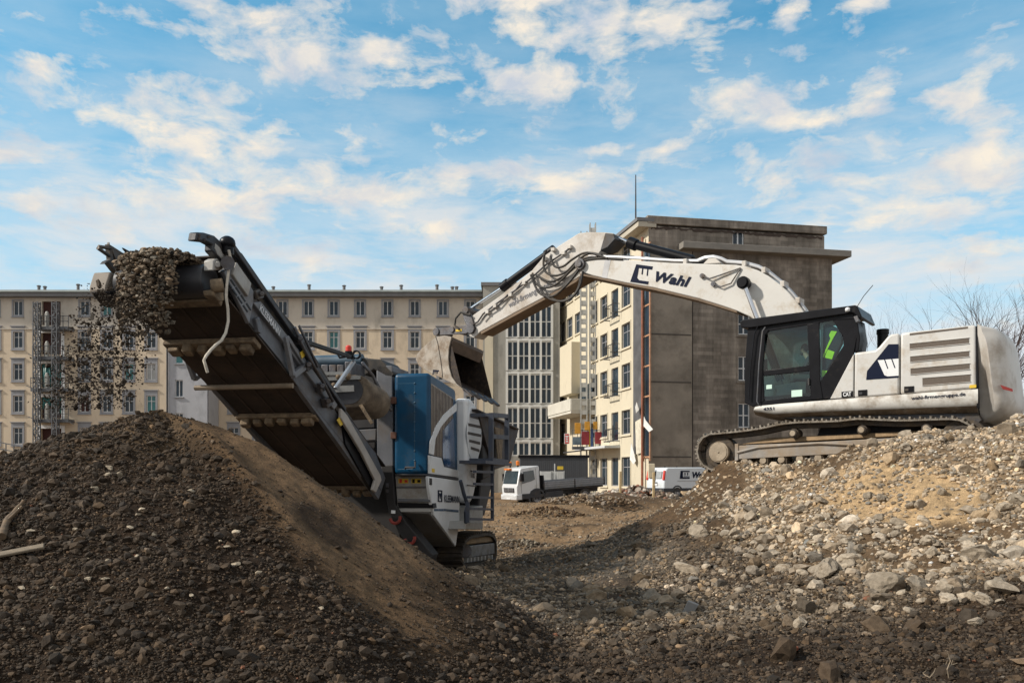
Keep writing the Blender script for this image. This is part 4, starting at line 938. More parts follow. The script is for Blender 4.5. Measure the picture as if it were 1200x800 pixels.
# counterweight: side profile, rounded plan
CW0 = [(1145.4,379.5),(1171,380.5),(1180,383.5),(1186,390),(1190,403),(1194,433),(1197.5,462),(1197,475),(1192,483),(1183,487.5),(1168,491),(1151,492),(1146.2,478)]
CW = []
for i in range(len(CW0)):
    p0, p1, p2, p3 = (CW0[i-1], CW0[i], CW0[(i+1) % len(CW0)], CW0[(i+2) % len(CW0)])
    if i in (0, 11, 12): CW.append(p1); continue
    for k in range(3):
        t = k/3; CW.append(tuple(.5*((2*b)+(c-a)*t+(2*a-5*b+4*c-d)*t*t+(3*b-a-3*c+d)*t**3) for a, b, c, d in zip(p0, p1, p2, p3)))
m = MB(); n = 28; secs = []
for k in range(n+1):
    o = 3.0*k/n; e = min(k, n-k)/n
    tuck = .10+.15*((o-1.5)/1.5)**2+.22*max(0, 1-e/.16)**2.2                    # corners round off towards both sides
    sec = []
    for x, y in CW:
        p = E(x, y, 0); u_ = (p-E(1145.4, y, 0)).dot(-Ed); p = p-(-Ed)*(tuck*min(1, u_/.55)); 
        lo_ = .5*max(0, (y-456)/34)**1.7; o2 = min(max(o, lo_), 3.0-lo_)
        p = p+En*o2
        sec.append(p)
    secs.append(sec)
nn_ = len(CW); vs = [v for s in secs for v in s]; fs = [[k*nn_+i, k*nn_+(i+1) % nn_, (k+1)*nn_+(i+1) % nn_, (k+1)*nn_+i] for k in range(n) for i in range(nn_)]
fs += [list(range(nn_)), list(range(n*nn_+nn_-1, n*nn_-1, -1))]
m.add(vs, fs); m.build('counterweight', M('white_counterweight', (.54, .515, .48), .45, 0, .06, 1.2, ((.25, .19, .13), .25, 1.0)), ex, 0, ang=50)
m = MB(); pr(m, [(1143.7,382),(1145.6,382),(1146.6,478),(1144.6,478)], .03, 2.9); m.build('counterweight_gap', black, ex)
m = MB(); pr(m, [(1172,450.6),(1186.5,455.5),(1187,458.8),(1175,455.8)], .05, .05); m.build('rear_reflector', M('red_reflector', (.20, .02, .015), .3), ex)
# louvres: framed brown mesh panels
for x0, y00, y01, x1, y10, y11 in ((1066,402.6,408.8,1135.4,395.6,401.9),(1066.6,417.6,423.9,1135.6,411.1,417.4),(1067,431.8,438.5,1136,425.6,432.2),(1081,442.8,451.5,1137,438.4,446.9),(1066,390.5,392.7,1134,382.6,384.5)):
    m = MB(); pr(m, [(x0,y00),(x1,y10),(x1,y11),(x0,y01)], .002, .02); v_ = m.build('louvre', ventm, ex)
    if y01-y00 > 3:
        m = MB()
        for (a, b, c, d) in (((x0-.5,y00-.5),(x1+.5,y10-.5),(x1+.5,y10),(x0-.5,y00)), ((x0-.5,y01),(x1+.5,y11),(x1+.5,y11+.5),(x0-.5,y01+.5))): pr(m, [a, b, c, d], -.008, .03)
        m.build('louvre_frame', whm, v_)
m = MB(); pr(m, [(1015,444.8),(1053,442.2),(1053,403),(1041.2,403.2),(1016,434.6)], .004, .02); lg = m.build('side_emblem', navy, ex)
m = MB(); pr(m, [(1028.5,422),(1036,421.4),(1039.8,432),(1041.2,431.9),(1037.4,421.3),(1044.3,420.7),(1048.2,431.2),(1049.6,431.1),(1045.8,420.6),(1053,420),(1053,440),(1040,440.8),(1036.5,439.5)], .001, .01); m.build('emblem_strokes', whitec, lg)
for x0, y00, x1, y11 in ((1005.5,457,1016,464),(1059.5,452.8,1071,460)):
    m = MB(); pr(m, [(x0,y00),(x1,y00-.7),(x1,y11-.7),(x0,y11)], -.002, .03); lt = m.build('door_latch', black, ex)
    m = MB(); pr(m, [(x0+1.2,y00+2.4),(x0+5,y00+2.1),(x0+5,y00+5),(x0+1.2,y00+5.2)], -.015, .02); m.build('handle', darksteel, lt)
m = MB(); pr(m, [(986,458.9),(999.4,457.8),(999.4,464.7),(986.2,465.8)], .002, .02); cb_ = m.build('badge', black, ex)
lettering('badge_lettering', 'CAT', E(988, 464.3, 0), E(997.6, 463.5, 0), .085, -En, whitec, cb_, .03, lift=.004)
lettering('fleet_number', '4351', E(894.5, 480.8, -.0), E(907.5, 479.9, -.0), .062, -En, navy, ex, .03, lift=.01)
lettering('web_address', 'wahl-firmengruppe.de', E(1068, 468.3, 0), E(1131.5, 463.3, 0), .068, -En, navy, ex, .018, lift=.01)
m = MB(); pr(m, [(1136,451),(1144,450.4),(1144,454),(1136,454.6)], .0, .02); m.build('warning_label', yellow, ex)
m = MB(); pr(m, [(955,489),(1146,484)], 0, 0) if False else None
# exhaust, mirror, aerial
m = MB(); c_ = E(1034.5, 403, 1.2); tp = E(1034.5, 387, 1.2); m.cyl(c_-V(0,0,.4), tp, .115, 20); m.cyl(tp-V(0,0,.09), tp+V(0,0,.02), .13, 20); m.build('exhaust_stack', black, ex, .01)
m = MB(); m.tube([E(1004,360,.4), E(1012,347,.4), E(1023,334,.4)], .008, 5); m.build('aerial', black, ex)
# --- cab
cw = 1.08
side = [[(876,386),(897,384),(894,434),(895.5,470),(882.5,476.5),(872.5,472),(872.5,431)],
        [(876.5,386.5),(877,378),(1000,363),(1001,374),(980,374.5),(945,381),(901,388),(897.2,392)],
        [(893,434),(949,428),(950,434.5),(895,440.5)],
        [(945.5,380),(959.8,377.5),(961,446),(964.5,467.3),(950,468.4)],
        [(889,474),(895,468.8),(951,463.2),(965,466.6),(882.5,476.8)],
        [(975,374.5),(1000.8,370),(1004,396),(1000.6,414),(975.2,466.6),(963.5,467.6),(961,447),(988.5,404.5),(987.6,394)]]
m = MB()
for o0 in (0.0, cw-.07):
    for i, poly in enumerate(side): pr(m, poly, o0+.003*i+(.01 if i != 3 else 0), .06)
m.prism([E(876,386,.06), E(881,386,.06), E(877.5,472,.06), E(872.5,472,.06)], En*(.05)); 
pr(m, [(872.5,466),(882,474),(964,466.5),(964,459)], .06, cw-.13)
pr(m, [(1000.5,371),(1004,396),(1001,412),(997,411),(999.5,395),(996,372)], .06, cw-.13)
cab = m.build('cab', black, ex, .012)
m = MB(); pr(m, [(866.5,377.2),(870,374.5),(1001.5,357.3),(1004.5,358.2),(1010.2,371.6),(1006.5,373),(999.5,366.5),(880,384),(868.5,384)], -.06, cw+.12); m.build('cab_roof', black, cab, .02)
m = MB(); pr(m, [(1000,363.5),(1004,370),(1008,397),(1006,411),(1001.5,413.5),(1003.5,397),(997,372)], .02, .3); m.build('cab_rear_fairing', black, cab, .02)
m = MB(); pr(m, [(990.5,361.2),(996,360.5),(996,364.5),(990.5,365)], -.075, .03); m.ball(E(993.2, 362.7, -.08), .05, .05, .05); m.build('roof_marker_lamp', whitec, cab)
m = MB(); pr(m, [(1000,371),(1004.5,369.5),(1007,376),(1003,378)], -.1, .12); m.build('work_lamp', greysteel, cab, .01)
gl_ = [('door_pane', [(894,434.5),(900,390),(905,386.5),(945.8,381),(949,428.5)]), ('lower_door_pane', [(895,440),(950,434),(950.5,463.5),(896,469.5)]), ('rear_side_pane', [(959.5,378.5),(979,373.5),(987.8,395),(988.8,404.8),(961,447.5)])]
for nm, poly in gl_:
    for o0 in (.035, cw-.04):
        m = MB(); m.sheet(E.poly(poly, o0)); m.build(nm, cabglass, cab, fix=False)
m = MB(); m.sheet([E(877.5,388,.07), E(873.5,468,.07), E(873.5,468,.07)+En*(cw-.14), E(877.5,388,.07)+En*(cw-.14)]); m.build('windscreen', cabglass, cab, fix=False)
m = MB(); m.tube([E(897,383,-.05), E(893.5,388,-.06), E(889.5,425,-.06), E(887,470,-.06), E(889,474,-.03)], .013, 8); m.build('grab_rail', greysteel, cab)
m = MB(); m.tube([E(888,382,-.05), E(884,392,-.05), E(879.5,432,-.05), E(877.5,468,-.05)], .014, 8); m.build('door_bar', black, cab)
m = MB(); pr(m, [(946.5,443),(948.3,443),(948.3,451),(946.5,451)], -.03, .05); m.build('door_handle', darksteel, cab, .005)
# papers on the lower pane, seat and console inside
m = MB(); m.sheet(E.poly([(927.5,457.2),(940,456.3),(940,464),(927.5,465)], .03)); m.build('paper_notice', paper, cab, fix=False)
m = MB(); m.sheet(E.poly([(898,451),(904.5,450.4),(904.5,455.2),(898,455.8)], .03)); m.build('paper_notice', paper, cab, fix=False)
m = MB(); pr(m, [(936,447),(962,444.5),(966,452),(962,458),(938,459)], .28, .52); pr(m, [(958,446),(967,446),(977,402),(973,394),(966,395)], .30, .48); pr(m, [(967,396),(974,395),(976,383),(970,382)], .38, .3); m.build('seat', M('seat_fabric', (.03, .03, .033), .9), cab, .03)
m = MB(); pr(m, [(908,452),(935,447),(945,447),(944,466),(910,468)], .12, .14); pr(m, [(908,452),(935,447),(945,447),(944,466),(910,468)], .84, .14)
m.tube([E(918,452,.18), E(915,443,.18), E(914,438,.18)], .018, 6); m.ball(E(914,437,.18), .035); m.tube([E(890,460,.4), E(893,440,.4), E(893,425,.4)], .04, 6); pr(m, [(886,424),(899,420),(899,434),(888,437)], .4, .04)
m.build('console', darksteel, cab, .02)
# --- boom, stick, bucket
BO = 1.12; BW = .72
boomP = [(676,304),(678.5,300),(684.5,301.5),(719,303.6),(787,308),(842,309.5),(862,310.2),(874,312),(888,316.5),(900,323),(913,332.5),(924,342.5),(933,353),(941,364),(957,392),(966,420),(968,440),(958,448),(944,444),(934,424),(918,402),(898,384),(878,370.5),(863,364),(847,358.5),(818,349.5),(766,337),(732,331),(695,323),(684.5,319.5),(677,315)]
m = MB(); pr(m, boomP, BO, BW); boom = m.build('boom', M('white_boom', (.55, .535, .505), .42, 0, .06, 1.2, ((.33, .26, .18), .34, 2.4)), ex, .02)
m = MB(); pr(m, [(678,320),(695,323.2),(732,331.2),(766,337.2),(818,349.7),(847,358.7),(863,364.2),(864,366.5),(847,361.2),(818,352.2),(766,339.6),(732,333.4),(695,325.6),(680,322.5)], BO-.03, BW+.06); m.build('lower_flange', M('brown_flange', (.17, .12, .08), .8, 0, .3, 2), boom, .005)  # lower flange in a darker brown than the boom side
m = MB(); pr(m, [(705,325),(711,326),(716,303.6),(709,303)], BO-.004, .003); m.build('weld_band', M('pale_grey_band', (.42, .42, .43), .5), boom)
# emblem and lettering
m = MB(); o = BO-.008
pr(m, [(745.6,309.6),(765,312.2),(764,316),(748.6,314),(746.6,325.5),(749,328.2),(760.2,329.8),(759.2,333.3),(738.4,330.2)], o, .006)
pr(m, [(752.4,314.6),(753.8,314.8),(753,321.6),(751.6,321.4)], o, .006); pr(m, [(758.4,315.4),(759.8,315.6),(759,323.2),(757.6,323)], o, .006); m.build('emblem', navy, boom)
lettering('lettering', 'Wahl', E(766.5, 328.9, BO), E(807.5, 336.2, BO), .245, -En, navy, boom, .042, .22, lift=.012, space=1.06)
# pipes along the boom back
wh_pipe = M('pale_pipe', (.42, .42, .43), .45, .3, .1, 3)
m = MB()
for dy, oo in ((0, .12), (2.0, .22), (4, .5)):
    m.tube([E(a, b-dy*.4, BO+oo) for a, b in ((690,300),(725,301.5),(790,305.5),(818,305.8),(826,302.5),(836,301.5),(845,303.5),(852,307),(872,308.5),(889,313),(902,320),(916,331),(928,343),(938,355),(944,364))], .028, 7)
m.build('hydraulic_pipe', wh_pipe, boom)
m = MB()
for a, b in ((803,306.5),(872,309),(895,316.5),(917,332.5),(935,352)): m = MB(); p_ = E(a, b, BO+.05); m.obox(p_+En*.15, Ed*.05, En*.18, Z*.07); m.build('pipe_clamp', white_dirty, boom, .01)
m = MB(); pr(m, [(824,309),(830,303),(838,302),(845,308)], BO+.1, .2); m.build('pipe_bridge', white_dirty, boom, .01)
m = MB()
for a, b in ((823.5,323.5),(836.5,333)): p_ = E(a, b, BO); m.cyl(p_-En*.06, p_+En*.02, .06, 12); m.tube([p_-En*.06, E(a+8,b+3,BO-.07), E(a+20,b-1,BO-.05), E(868,314,BO-.03)], .018, 6)
m.build('boom_fitting', steel, boom)
# boom cylinders (both sides of the boom)
for oo, nm in ((BO-.2, 0), (BO+BW+.2, 1)):
    a, b = E(871.5, 331.5, oo), E(889, 378, oo); c_ = E(905, 420, oo)
    m = MB(); m.cyl(a, b, .052, 16); cyr = m.build('boom_cylinder_rod', chrome, boom)
    m = MB(); m.cyl(b, E(915, 446, oo), .10, 16); m.build('barrel', black, cyr); 
    m = MB(); m.cyl(a-En*.13, a+En*.3, .115, 18); m.ring(a-En*.07, a+En*.07, .15, .05); m.build('pin_boss', black, cyr)
# stick cylinder on the boom back
oc = BO+BW/2
m = MB(); m.cyl(E(720, 277.5, oc), E(739, 285, oc), .05, 14); scyl = m.build('stick_cylinder_rod', chrome, boom)
m = MB(); m.cyl(E(737, 284, oc), E(746, 287.5, oc), .155, 18); m.cyl(E(745, 287, oc), E(812, 304.8, oc), .118, 18); m.cyl(E(812, 304.8, oc), E(826, 308.5, oc), .06, 10); m.build('barrel', black, scyl, .01)
# stick
SO = BO+.11; SW = .5
stP = [(709.6,272.2),(718.5,273.2),(721,279),(714,288),(703,295),(693,313),(685.5,320.5),(645,344.2),(604,366),(563,388.5),(555,396),(549,393),(548,384),(551.5,371),(588,345),(623,317),(638,299.5),(660,284.5),(678,273.2),(690,271.8)]
m = MB(); pr(m, stP, SO, SW); stick = m.build('stick', M('white_stick', (.49, .465, .435), .5, 0, .1, 1.5, ((.27, .20, .13), .36, 1.0)), ex, .02)
m = MB(); pr(m, [(686,320.8),(645,344.6),(604,366.4),(563,389),(564,391.5),(605,369),(646,347),(688,323)], SO-.03, SW+.06); m.build('lower_flange', MATS['brown_flange'], stick, .005)
m = MB(); pr(m, [(709,273),(719,274),(721,280),(712,290),(703,294)], SO-.05, SW+.1); m.build('pivot_lug', darksteel, stick, .02)
m = MB(); p_ = E(681, 310, BO); m.cyl(p_-En*.1, p_+En*(BW+.1), .15, 20); m.cyl(p_-En*.14, p_-En*.08, .09, 14); m.build('pivot_pin', steel, stick, .01)
lettering('web_address', 'wahl-firmengruppe.de', E(597, 360.5, SO), E(652, 331.5, SO), .17, -En, M('grey_lettering', (.12, .12, .14), .6), stick, .01, lift=.014)
m = MB(); m.cyl(E(549, 363.5, oc), E(590, 336.5, oc), .05, 12); bcy = m.build('bucket_cylinder_rod', chrome, stick)
m = MB(); m.cyl(E(588, 337.5, oc), E(596, 331, oc), .14, 16); m.cyl(E(595, 332, oc), E(643, 297, oc), .112, 16); m.cyl(E(640, 299, oc), E(650, 292, oc), .14, 14); m.build('barrel', black, bcy, .01)
m = MB()
for path in ([(640,293),(637,305),(639,318),(650,323),(664,318),(676,306),(690,297),(705,299)], [(624,320),(628,332),(638,337),(652,333),(668,318),(682,304),(700,301)], [(622,322),(632,343),(648,347),(664,334),(674,322),(684,308)],
             [(645,300),(650,312),(660,312),(672,303),(688,296),(712,303)], [(634,340),(644,350),(660,353),(672,347),(680,334),(683,318)], [(640,343),(652,352),(664,351),(676,341),(681,324)], [(628,322),(645,330),(664,321),(678,308),(700,303),(730,304)]):
    o0 = SO-.10-.05*random.random(); ctrl = [E(a, b, o0) for a, b in path]
    fine = []
    for i in range(len(ctrl)-1):
        p0, p1, p2, p3 = ctrl[max(0,i-1)], ctrl[i], ctrl[i+1], ctrl[min(len(ctrl)-1,i+2)]
        for k in range(5): t = k/5; fine.append(.5*((2*p1)+(p2-p0)*t+(2*p0-5*p1+4*p2-p3)*t*t+(3*p1-p0-3*p2+p3)*t**3))
    fine.append(ctrl[-1]); m.tube(fine, .032, 7)
m.build('hydraulic_hose', rubber, stick)
m = MB(); m.tube([E(a, b, SO-.05) for a, b in ((668,291),(655,300),(640,310),(620,328),(600,343),(580,357),(566,368),(560,377),(553,381))], .025, 6)
m.tube([E(a, b, SO-.08) for a, b in ((612,330),(604,340),(594,346),(584,358),(572,366),(565,374))], .02, 6); m.build('stick_pipe', steel, stick)
m = MB()
for a, b in ((650,293),(669,290),(662,297),(640,304),(616,332),(600,346),(582,359),(573,366)): m = MB(); p_ = E(a, b, SO); m.obox(p_-En*.05, Ed*.06, En*.06, Z*.05); m.build('pipe_clamp', white_dirty, stick, .01)
# linkage
lk = MB()
for oo in (SO-.06, SO+SW): pr(lk, [(541,363),(546,360),(552,369),(556,383),(549,386),(544,376)], oo, .06); pr(lk, [(507,386),(513,384.5),(545,381),(553,380),(555,387),(545,391),(515,392.5),(508,391)], oo+.0, .055)
for a, b, r_ in ((545,363,.11),(551,385,.14),(510.5,388.5,.12),(529,386,.09)): p_ = E(a, b, SO-.1); lk.cyl(p_, p_+En*(SW+.2), r_, 16)
link = lk.build('bucket_linkage', steel, ex, .01)
m = MB(); m.tube([E(a, b, SO-.1) for a, b in ((551,369),(540,366),(534,373),(533,381),(538,386))], .03, 7); m.build('hose', rubber, link)
m = MB(); pr(m, [(534,386),(541,385.4),(541,388),(534,388.6)], SO-.07, .01); m.build('yellow_tag', yellow, link)
# bucket: two cheek plates, a rolled back shell and teeth
BK0 = BO+BW/2-.80; BKW = 1.6; Bn = (En-Z*.15).normalized()
back = [(529,394.5),(521,393),(512,394.5),(503,400.5),(494,408.5),(488.5,415),(487.2,421),(491,428.5),(503,436),(520,444),(533,450.5),(543,456)]
mouth = [(543,456),(535,449.5),(529,441),(526,430),(525.2,418),(526,407),(529,394.5)]
m = MB()
_bk = E.poly(back+mouth[1:-1], BK0); m.prism(_bk, Bn*.05); m.prism([p+Bn*(BKW-.05) for p in _bk], Bn*.05); bucket = m.build('bucket', bucketm, ex, .008)
outer = E.poly(back, BK0+.052); c_ = E(514, 419, BK0+.052); inner = [p+(c_-p).normalized()*.06 for p in outer]
m = MB(); m.prism(outer+inner[::-1], Bn*(BKW-.104)); m.build('shell', bucketm, bucket, ang=60)
inner2 = [p+(c_-p).normalized()*.075 for p in outer]
m = MB(); m.strip(inner2, Bn*(BKW-.104)); m.build('lining', bucketin, bucket, fix=False, ang=60)
m = MB()
for oo in (BK0+.053, BK0+BKW-.055): m.sheet([p+Bn*(oo-BK0-.052) for p in inner2])
m.build('cheek_lining', bucketin, bucket, fix=False)
m = MB(); m.prism(E.poly([(526,398),(529.5,395),(531,399),(527.5,411),(525,409)], BK0+.06), Bn*(BKW-.12)); m.build('top_plate', M('bucket_top_inside', (.11, .08, .06), .75, .1, .3, 4), bucket, .01)
for k in range(5):
    oo = BK0+.1+k*(BKW-.2-.12)/4; m = MB()
    dz_ = Bn*(oo-BK0); m.prism([p+dz_ for p in E.poly([(540,453.5),(547,461),(541.5,456.8),(537,453)], BK0)], Bn*.14); a = E(540, 454, BK0)+dz_+Bn*.07; tip = E(550, 463, BK0)+dz_+Bn*.07
    m.bar(a, tip, .12, .06); m.build('tooth', steel, bucket, .01)
m = MB(); pr(m, [(507.5,433),(514.5,433.6),(514,435.2),(512.8,435.2),(512.6,437.6),(511.4,437.6),(511.4,435.2),(510.2,435),(510,437.2),(509,437.2),(509,435),(508.2,435),(507.8,439.2),(506.6,439.2)], BK0-.006, .005); m.build('cheek_mark', navy, bucket)
m = MB(); m.tube([E(a, b, BK0-.003) for a, b in ((510.5,394),(513,402),(514.5,411),(516.5,422),(518,434),(518.5,442))], .012, 5); m.build('cheek_seam', bucketin, bucket)
# ------------------------------------------------------------------ operator and the jacket hung behind the seat
def voxel_body(name, balls, tubes, mat, org, vox=.012, parent=None, smooth=6):
    m = MB()
    for c, r in balls: m.ball(c, *(r if isinstance(r, tuple) else (r,)), n=16, m=10)
    for P, R in tubes: m.tube(P, R, 12); [m.ball(p, r, n=12, m=8) for p, r in zip(P, R)]
    o = m.build(name+'_tmp', mat, None, org=org)
    md = o.modifiers.new('r', 'REMESH'); md.mode = 'VOXEL'; md.voxel_size = vox
    s = o.modifiers.new('s', 'SMOOTH'); s.iterations = smooth; s.factor = .5
    dg = bpy.context.evaluated_depsgraph_get(); dg.update(); me = bpy.data.meshes.new_from_object(o.evaluated_get(dg)); me.name = name
    bpy.data.objects.remove(o); me.materials.clear(); me.materials.append(mat); me.polygons.foreach_set('use_smooth', [True]*len(me.polygons))
    q_ = bpy.data.objects.new(name, me); COL.objects.link(q_); ORG[q_.name] = Vector(org)
    if parent: q_.parent = parent
    else: q_.location = org
    return q_
O = .54; hd = E(942.3, 409.5, O); f_ = Ed; rt = En
hip = E(957, 443, O); ch = E(954, 425, O); neck = E(946.5, 418.5, O)
def sh(s): return ch+rt*(.19*s)+Z*.09
tubes = [([hip, hip.lerp(ch, .5), ch, neck, hd-Z*.06], [.15, .145, .15, .06, .055])]
balls = [(hd, (.078, .078, .115)), (hd+f_*.07-Z*.005, (.02, .02, .024)), (hd+f_*.055-Z*.07, (.035, .035, .03)), (hd+rt*.08, (.012, .02, .03)), (hd-rt*.08, (.012, .02, .03))]
for s in (-1, 1):
    elb = sh(s)-Z*.24+f_*.16; wr = elb+f_*.24-Z*.02; knee = hip+f_*.46+rt*(.12*s)+Z*.02; ank = knee-Z*.40+f_*.10
    tubes += [([sh(s), elb, wr], [.062, .05, .034]), ([hip+rt*(.1*s), knee, ank, ank+f_*.2-Z*.05], [.09, .065, .045, .04])]
    palm = wr+f_*.06; tubes += [([wr, palm], [.032, .036])]
    for i in range(4): b0 = palm+rt*((i-1.5)*.019); tubes += [([b0, b0+f_*(.045)-Z*.012, b0+f_*.05-Z*.045], [.011, .010, .009])]
    tubes += [([palm-rt*(.03*s), palm-rt*(.045*s)+f_*.03-Z*.02], [.012, .010])]
op = voxel_body('person', balls, tubes, skin, hip-Z*.15, .011)
tag(op, 'dark-haired bearded operator in dark clothes, seated at the controls inside the excavator cab', 'person')
m = MB(); m.ball(hd+Z*.03-f_*.015, .088, .088, .10, 14, 9); m.build('hair', hair, op)
m = MB(); m.ball(hd+f_*.03-Z*.075, .062, .062, .052, 12, 8); m.build('beard', hair, op)
for s in (-1, 1): m = MB(); m.ball(hd+f_*.068+rt*(.03*s)+Z*.015, .011, .011, .008, 8, 6); m.build('eye', black, op)
ct = [([hip, hip.lerp(ch, .5), ch, ch.lerp(neck, .55)], [.165, .16, .168, .11])]
for s in (-1, 1):
    elb = sh(s)-Z*.24+f_*.16; wr = elb+f_*.24-Z*.02; ct += [([sh(s), elb, elb.lerp(wr, .85)], [.082, .066, .048])]
voxel_body('jacket', [], ct, navyc, hip-Z*.15, .014, op)
tr_ = [([hip+rt*.0, hip+rt*.0+f_*.02], [.17, .16])]
for s in (-1, 1):
    knee = hip+f_*.46+rt*(.12*s)+Z*.02; ank = knee-Z*.40+f_*.10; tr_ += [([hip+rt*(.1*s), knee, ank+Z*.05], [.105, .08, .06])]
voxel_body('trousers', [], tr_, M('dark_trousers', (.03, .03, .03), .9), hip-Z*.15, .014, op)
JO = .13
m = MB(); jp = [(963,384),(968,379),(975,381),(982,384.5),(986.5,392),(987,402),(978,420),(968,436),(962.5,443),(961.5,420)]
m.prism(E.poly(jp, JO), En*.12); vest = m.build('jacket', navyc, None, .03, org=E(972, 440, JO), seg=3); tag(vest, 'dark work jacket with lime reflective patches hung behind the seat in the rear cab window', 'jacket')
m = MB(); pr(m, [(974,387.5),(981,388.2),(977,395),(969,410.5),(965.2,419),(964,417),(968,408),(973,396.5),(971.5,392.5)], JO-.012, .02); m.build('lime_strap', hivis, vest, .004)
m = MB(); pr(m, [(966.2,419),(970,409.5),(978,412),(975,421)], JO-.012, .02); m.build('lime_patch', hivis, vest, .004)
m = MB(); pr(m, [(962.8,433.5),(970.5,434.5),(967,439.5),(962.9,442)], JO-.012, .02); m.build('lime_hem', hivis, vest, .004)
m = MB(); pr(m, [(961.6,382),(964.5,379),(964.2,392),(963,436),(961.7,436)], JO-.02, .02); m.build('grey_lining', M('pale_lining', (.3, .32, .33), .7), vest, .004)
# ------------------------------------------------------------------ mobile crusher
Cu = V(.2, .98, 0).normalized(); Cs = V(.98, -.2, 0).normalized()         # along the machine away from the viewer / to its right side
CSP = PL((-1.392, 14.5, 0), Cs)          # right-hand side plane
CE = PL((-1.392, 14.5, 0), -Cu)          # discharge end plane (off > 0 comes towards the viewer)
CV = PL((-2.2165, 14.3, 0), Cs)          # right side of the discharge conveyor
cr = thing('mobile_crusher', 'blue and white tracked crusher with its long conveyor raised over the left heap', 'crusher', (-1.6, 16, -.05))
lightgrey = M('light_grey_panel', (.36, .35, .33), .5, 0, .12, 2, ((.18, .14, .10), .4, 2))
wpan = M('white_panel', (.62, .63, .64), .4, 0, .06, 1.5, ((.30, .26, .21), .22, 1.5))
def ps(m, pts, off, dep): m.prism(CSP.poly(pts, off), -Cs*dep); return m       # side panels grow inwards
def pe(m, pts, off, dep): m.prism(CE.poly(pts, off), Cu*dep); return m         # end panels grow away
# hood over the engine
m = MB(); ps(m, [(503.5,436.2),(534,455.5),(536.5,492),(538.3,550),(538.5,559),(503.5,555.5)], 0, .64); hood = m.build('engine_hood', blue, cr, .07, seg=4)
m = MB()
for k in range(9): p_ = CE(486, 449+k*11.3, .02); m.ball(p_, .018, .018, .018, 8, 6)
m.tube([CE(465.5,449.5,.015), CE(484.5,449,.015), CE(486,452,.015), CE(486,546,.015), CE(484,549,.015), CE(466,550,.015)], .012, 6); m.build('door_seam', M('seam_blue', (.02, .07, .12), .5), hood)
m = MB(); m.tube([CE(475,548.5,.05), CE(475,547.5,.09), CE(486.5,547.5,.09), CE(486.5,541,.06)], .018, 6); m.build('door_handle', steel, hood)
for y in (469, 510): m = MB(); pe(m, [(457.5,y-4),(464,y-4),(464,y+4),(457.5,y+4)], .05, .06); m.build('hinge', M('rusty_hinge', (.10, .045, .03), .7, .3, .3, 6), hood, .01)
# side openings of the hood: slatted grille, white swoosh, white base
m = MB(); ps(m, [(505.5,449),(511,452.8),(520,459),(529.5,465.5),(531,485),(533,548.3),(521,545.5),(518.5,535.8),(506,532.6)], .008, .02); gr = m.build('side_grille', M('grille_brown', (.30, .25, .20), .5, .2, .25, 3, ((.10, .075, .055), .35, 4)), hood)
m = MB()
for k in range(15):
    x = 506.5+k*1.72
    if x < 531: ps(m, [(x,450.5+(x-505.5)*.66),(x+.55,450.9+(x-505.5)*.66),(x+.55,533+max(0,(x-506)*.55)),(x,532.8+max(0,(x-506)*.55))], .014, .012)
m.build('grille_slat', M('grille_dark', (.06, .045, .04), .6), gr)
m = MB(); ps(m, [(519,505),(531.5,489),(533.3,548.4),(521.5,545.7),(519,536)], .018, .012); m.build('lower_pane', M('blue_tint_pane', (.02, .06, .14), .15, 0, .5, 4, ((.16, .13, .11), .3, 3)), gr)
m = MB(); ps(m, [(535.3,472),(535.5,481),(526,489),(517,500),(510.5,514),(508.5,533),(503.6,531.5),(504.5,517),(511,499.5),(520,486)], .024, .02); m.build('white_swoosh', wpan, hood, .004)
m = MB(); ps(m, [(503.2,533.2),(517.5,536.4),(520.5,546.6),(537.8,551),(538.6,559.4),(503.2,554.6)], .022, .03); m.build('white_base', wpan, hood, .006)
m = MB(); ps(m, [(506.5,548.5),(509.5,549.2),(509.5,553.5),(506.5,552.8)], .03, .01); m.build('yellow_label', yellow, hood)
m = MB(); ps(m, [(502.8,555),(538.8,560),(538.8,562.4),(502.8,557.4)], .03, .6); m.build('hood_rail', darksteel, cr, .01)
# lower white panel with the maker's lettering
m = MB(); ps(m, [(502.4,557.8),(538.8,563),(538.6,610),(534,640),(524,625),(508.4,603),(503,571)], .03, .06); lp = m.build('lower_panel', wpan, cr, .012)
lettering('lettering', 'KLEEMANN', CSP(520.0, 587.6, .03), CSP(537.6, 588.8, .03), .125, Cs, navy, lp, .02, lift=.012)
m = MB()
for (a, b, c, d) in (((513.6,573.9),(518.4,574.3),(518.4,575.5),(513.6,575.1)), ((513.6,586.2),(518.4,586.6),(518.4,587.8),(513.6,587.4)), ((513.6,574),(514.5,574),(514.5,587),(513.6,587)), ((517.5,574.4),(518.4,574.4),(518.4,587.6),(517.5,587.5)),
                     ((514.8,577.4),(515.7,577.4),(516.3,582),(516.3,584.6)), ((517.2,577.6),(516.5,577.6),(515.9,582),(516.2,584.6))): ps(m, [a, b, c, d], .042, .006)
m.build('emblem', navy, lp)
m = MB(); x = 509.3
for k, w in enumerate((.9, 1.4, 1.7, 2, 2.2, 2.4)): ps(m, [(x,595.8),(x+w,595.9),(x+w,598.6),(x,598.4)], .038, .01); x += w+.65
ps(m, [(x,596.1),(537.4,597.2),(537.4,600),(x,598.8)], .038, .01); m.build('blue_stripe', blue, lp)
m = MB(); ps(m, [(503.8,560),(506.4,560.4),(506.4,568),(503.8,567.6)], .04, .02); m.build('latch', black, lp)
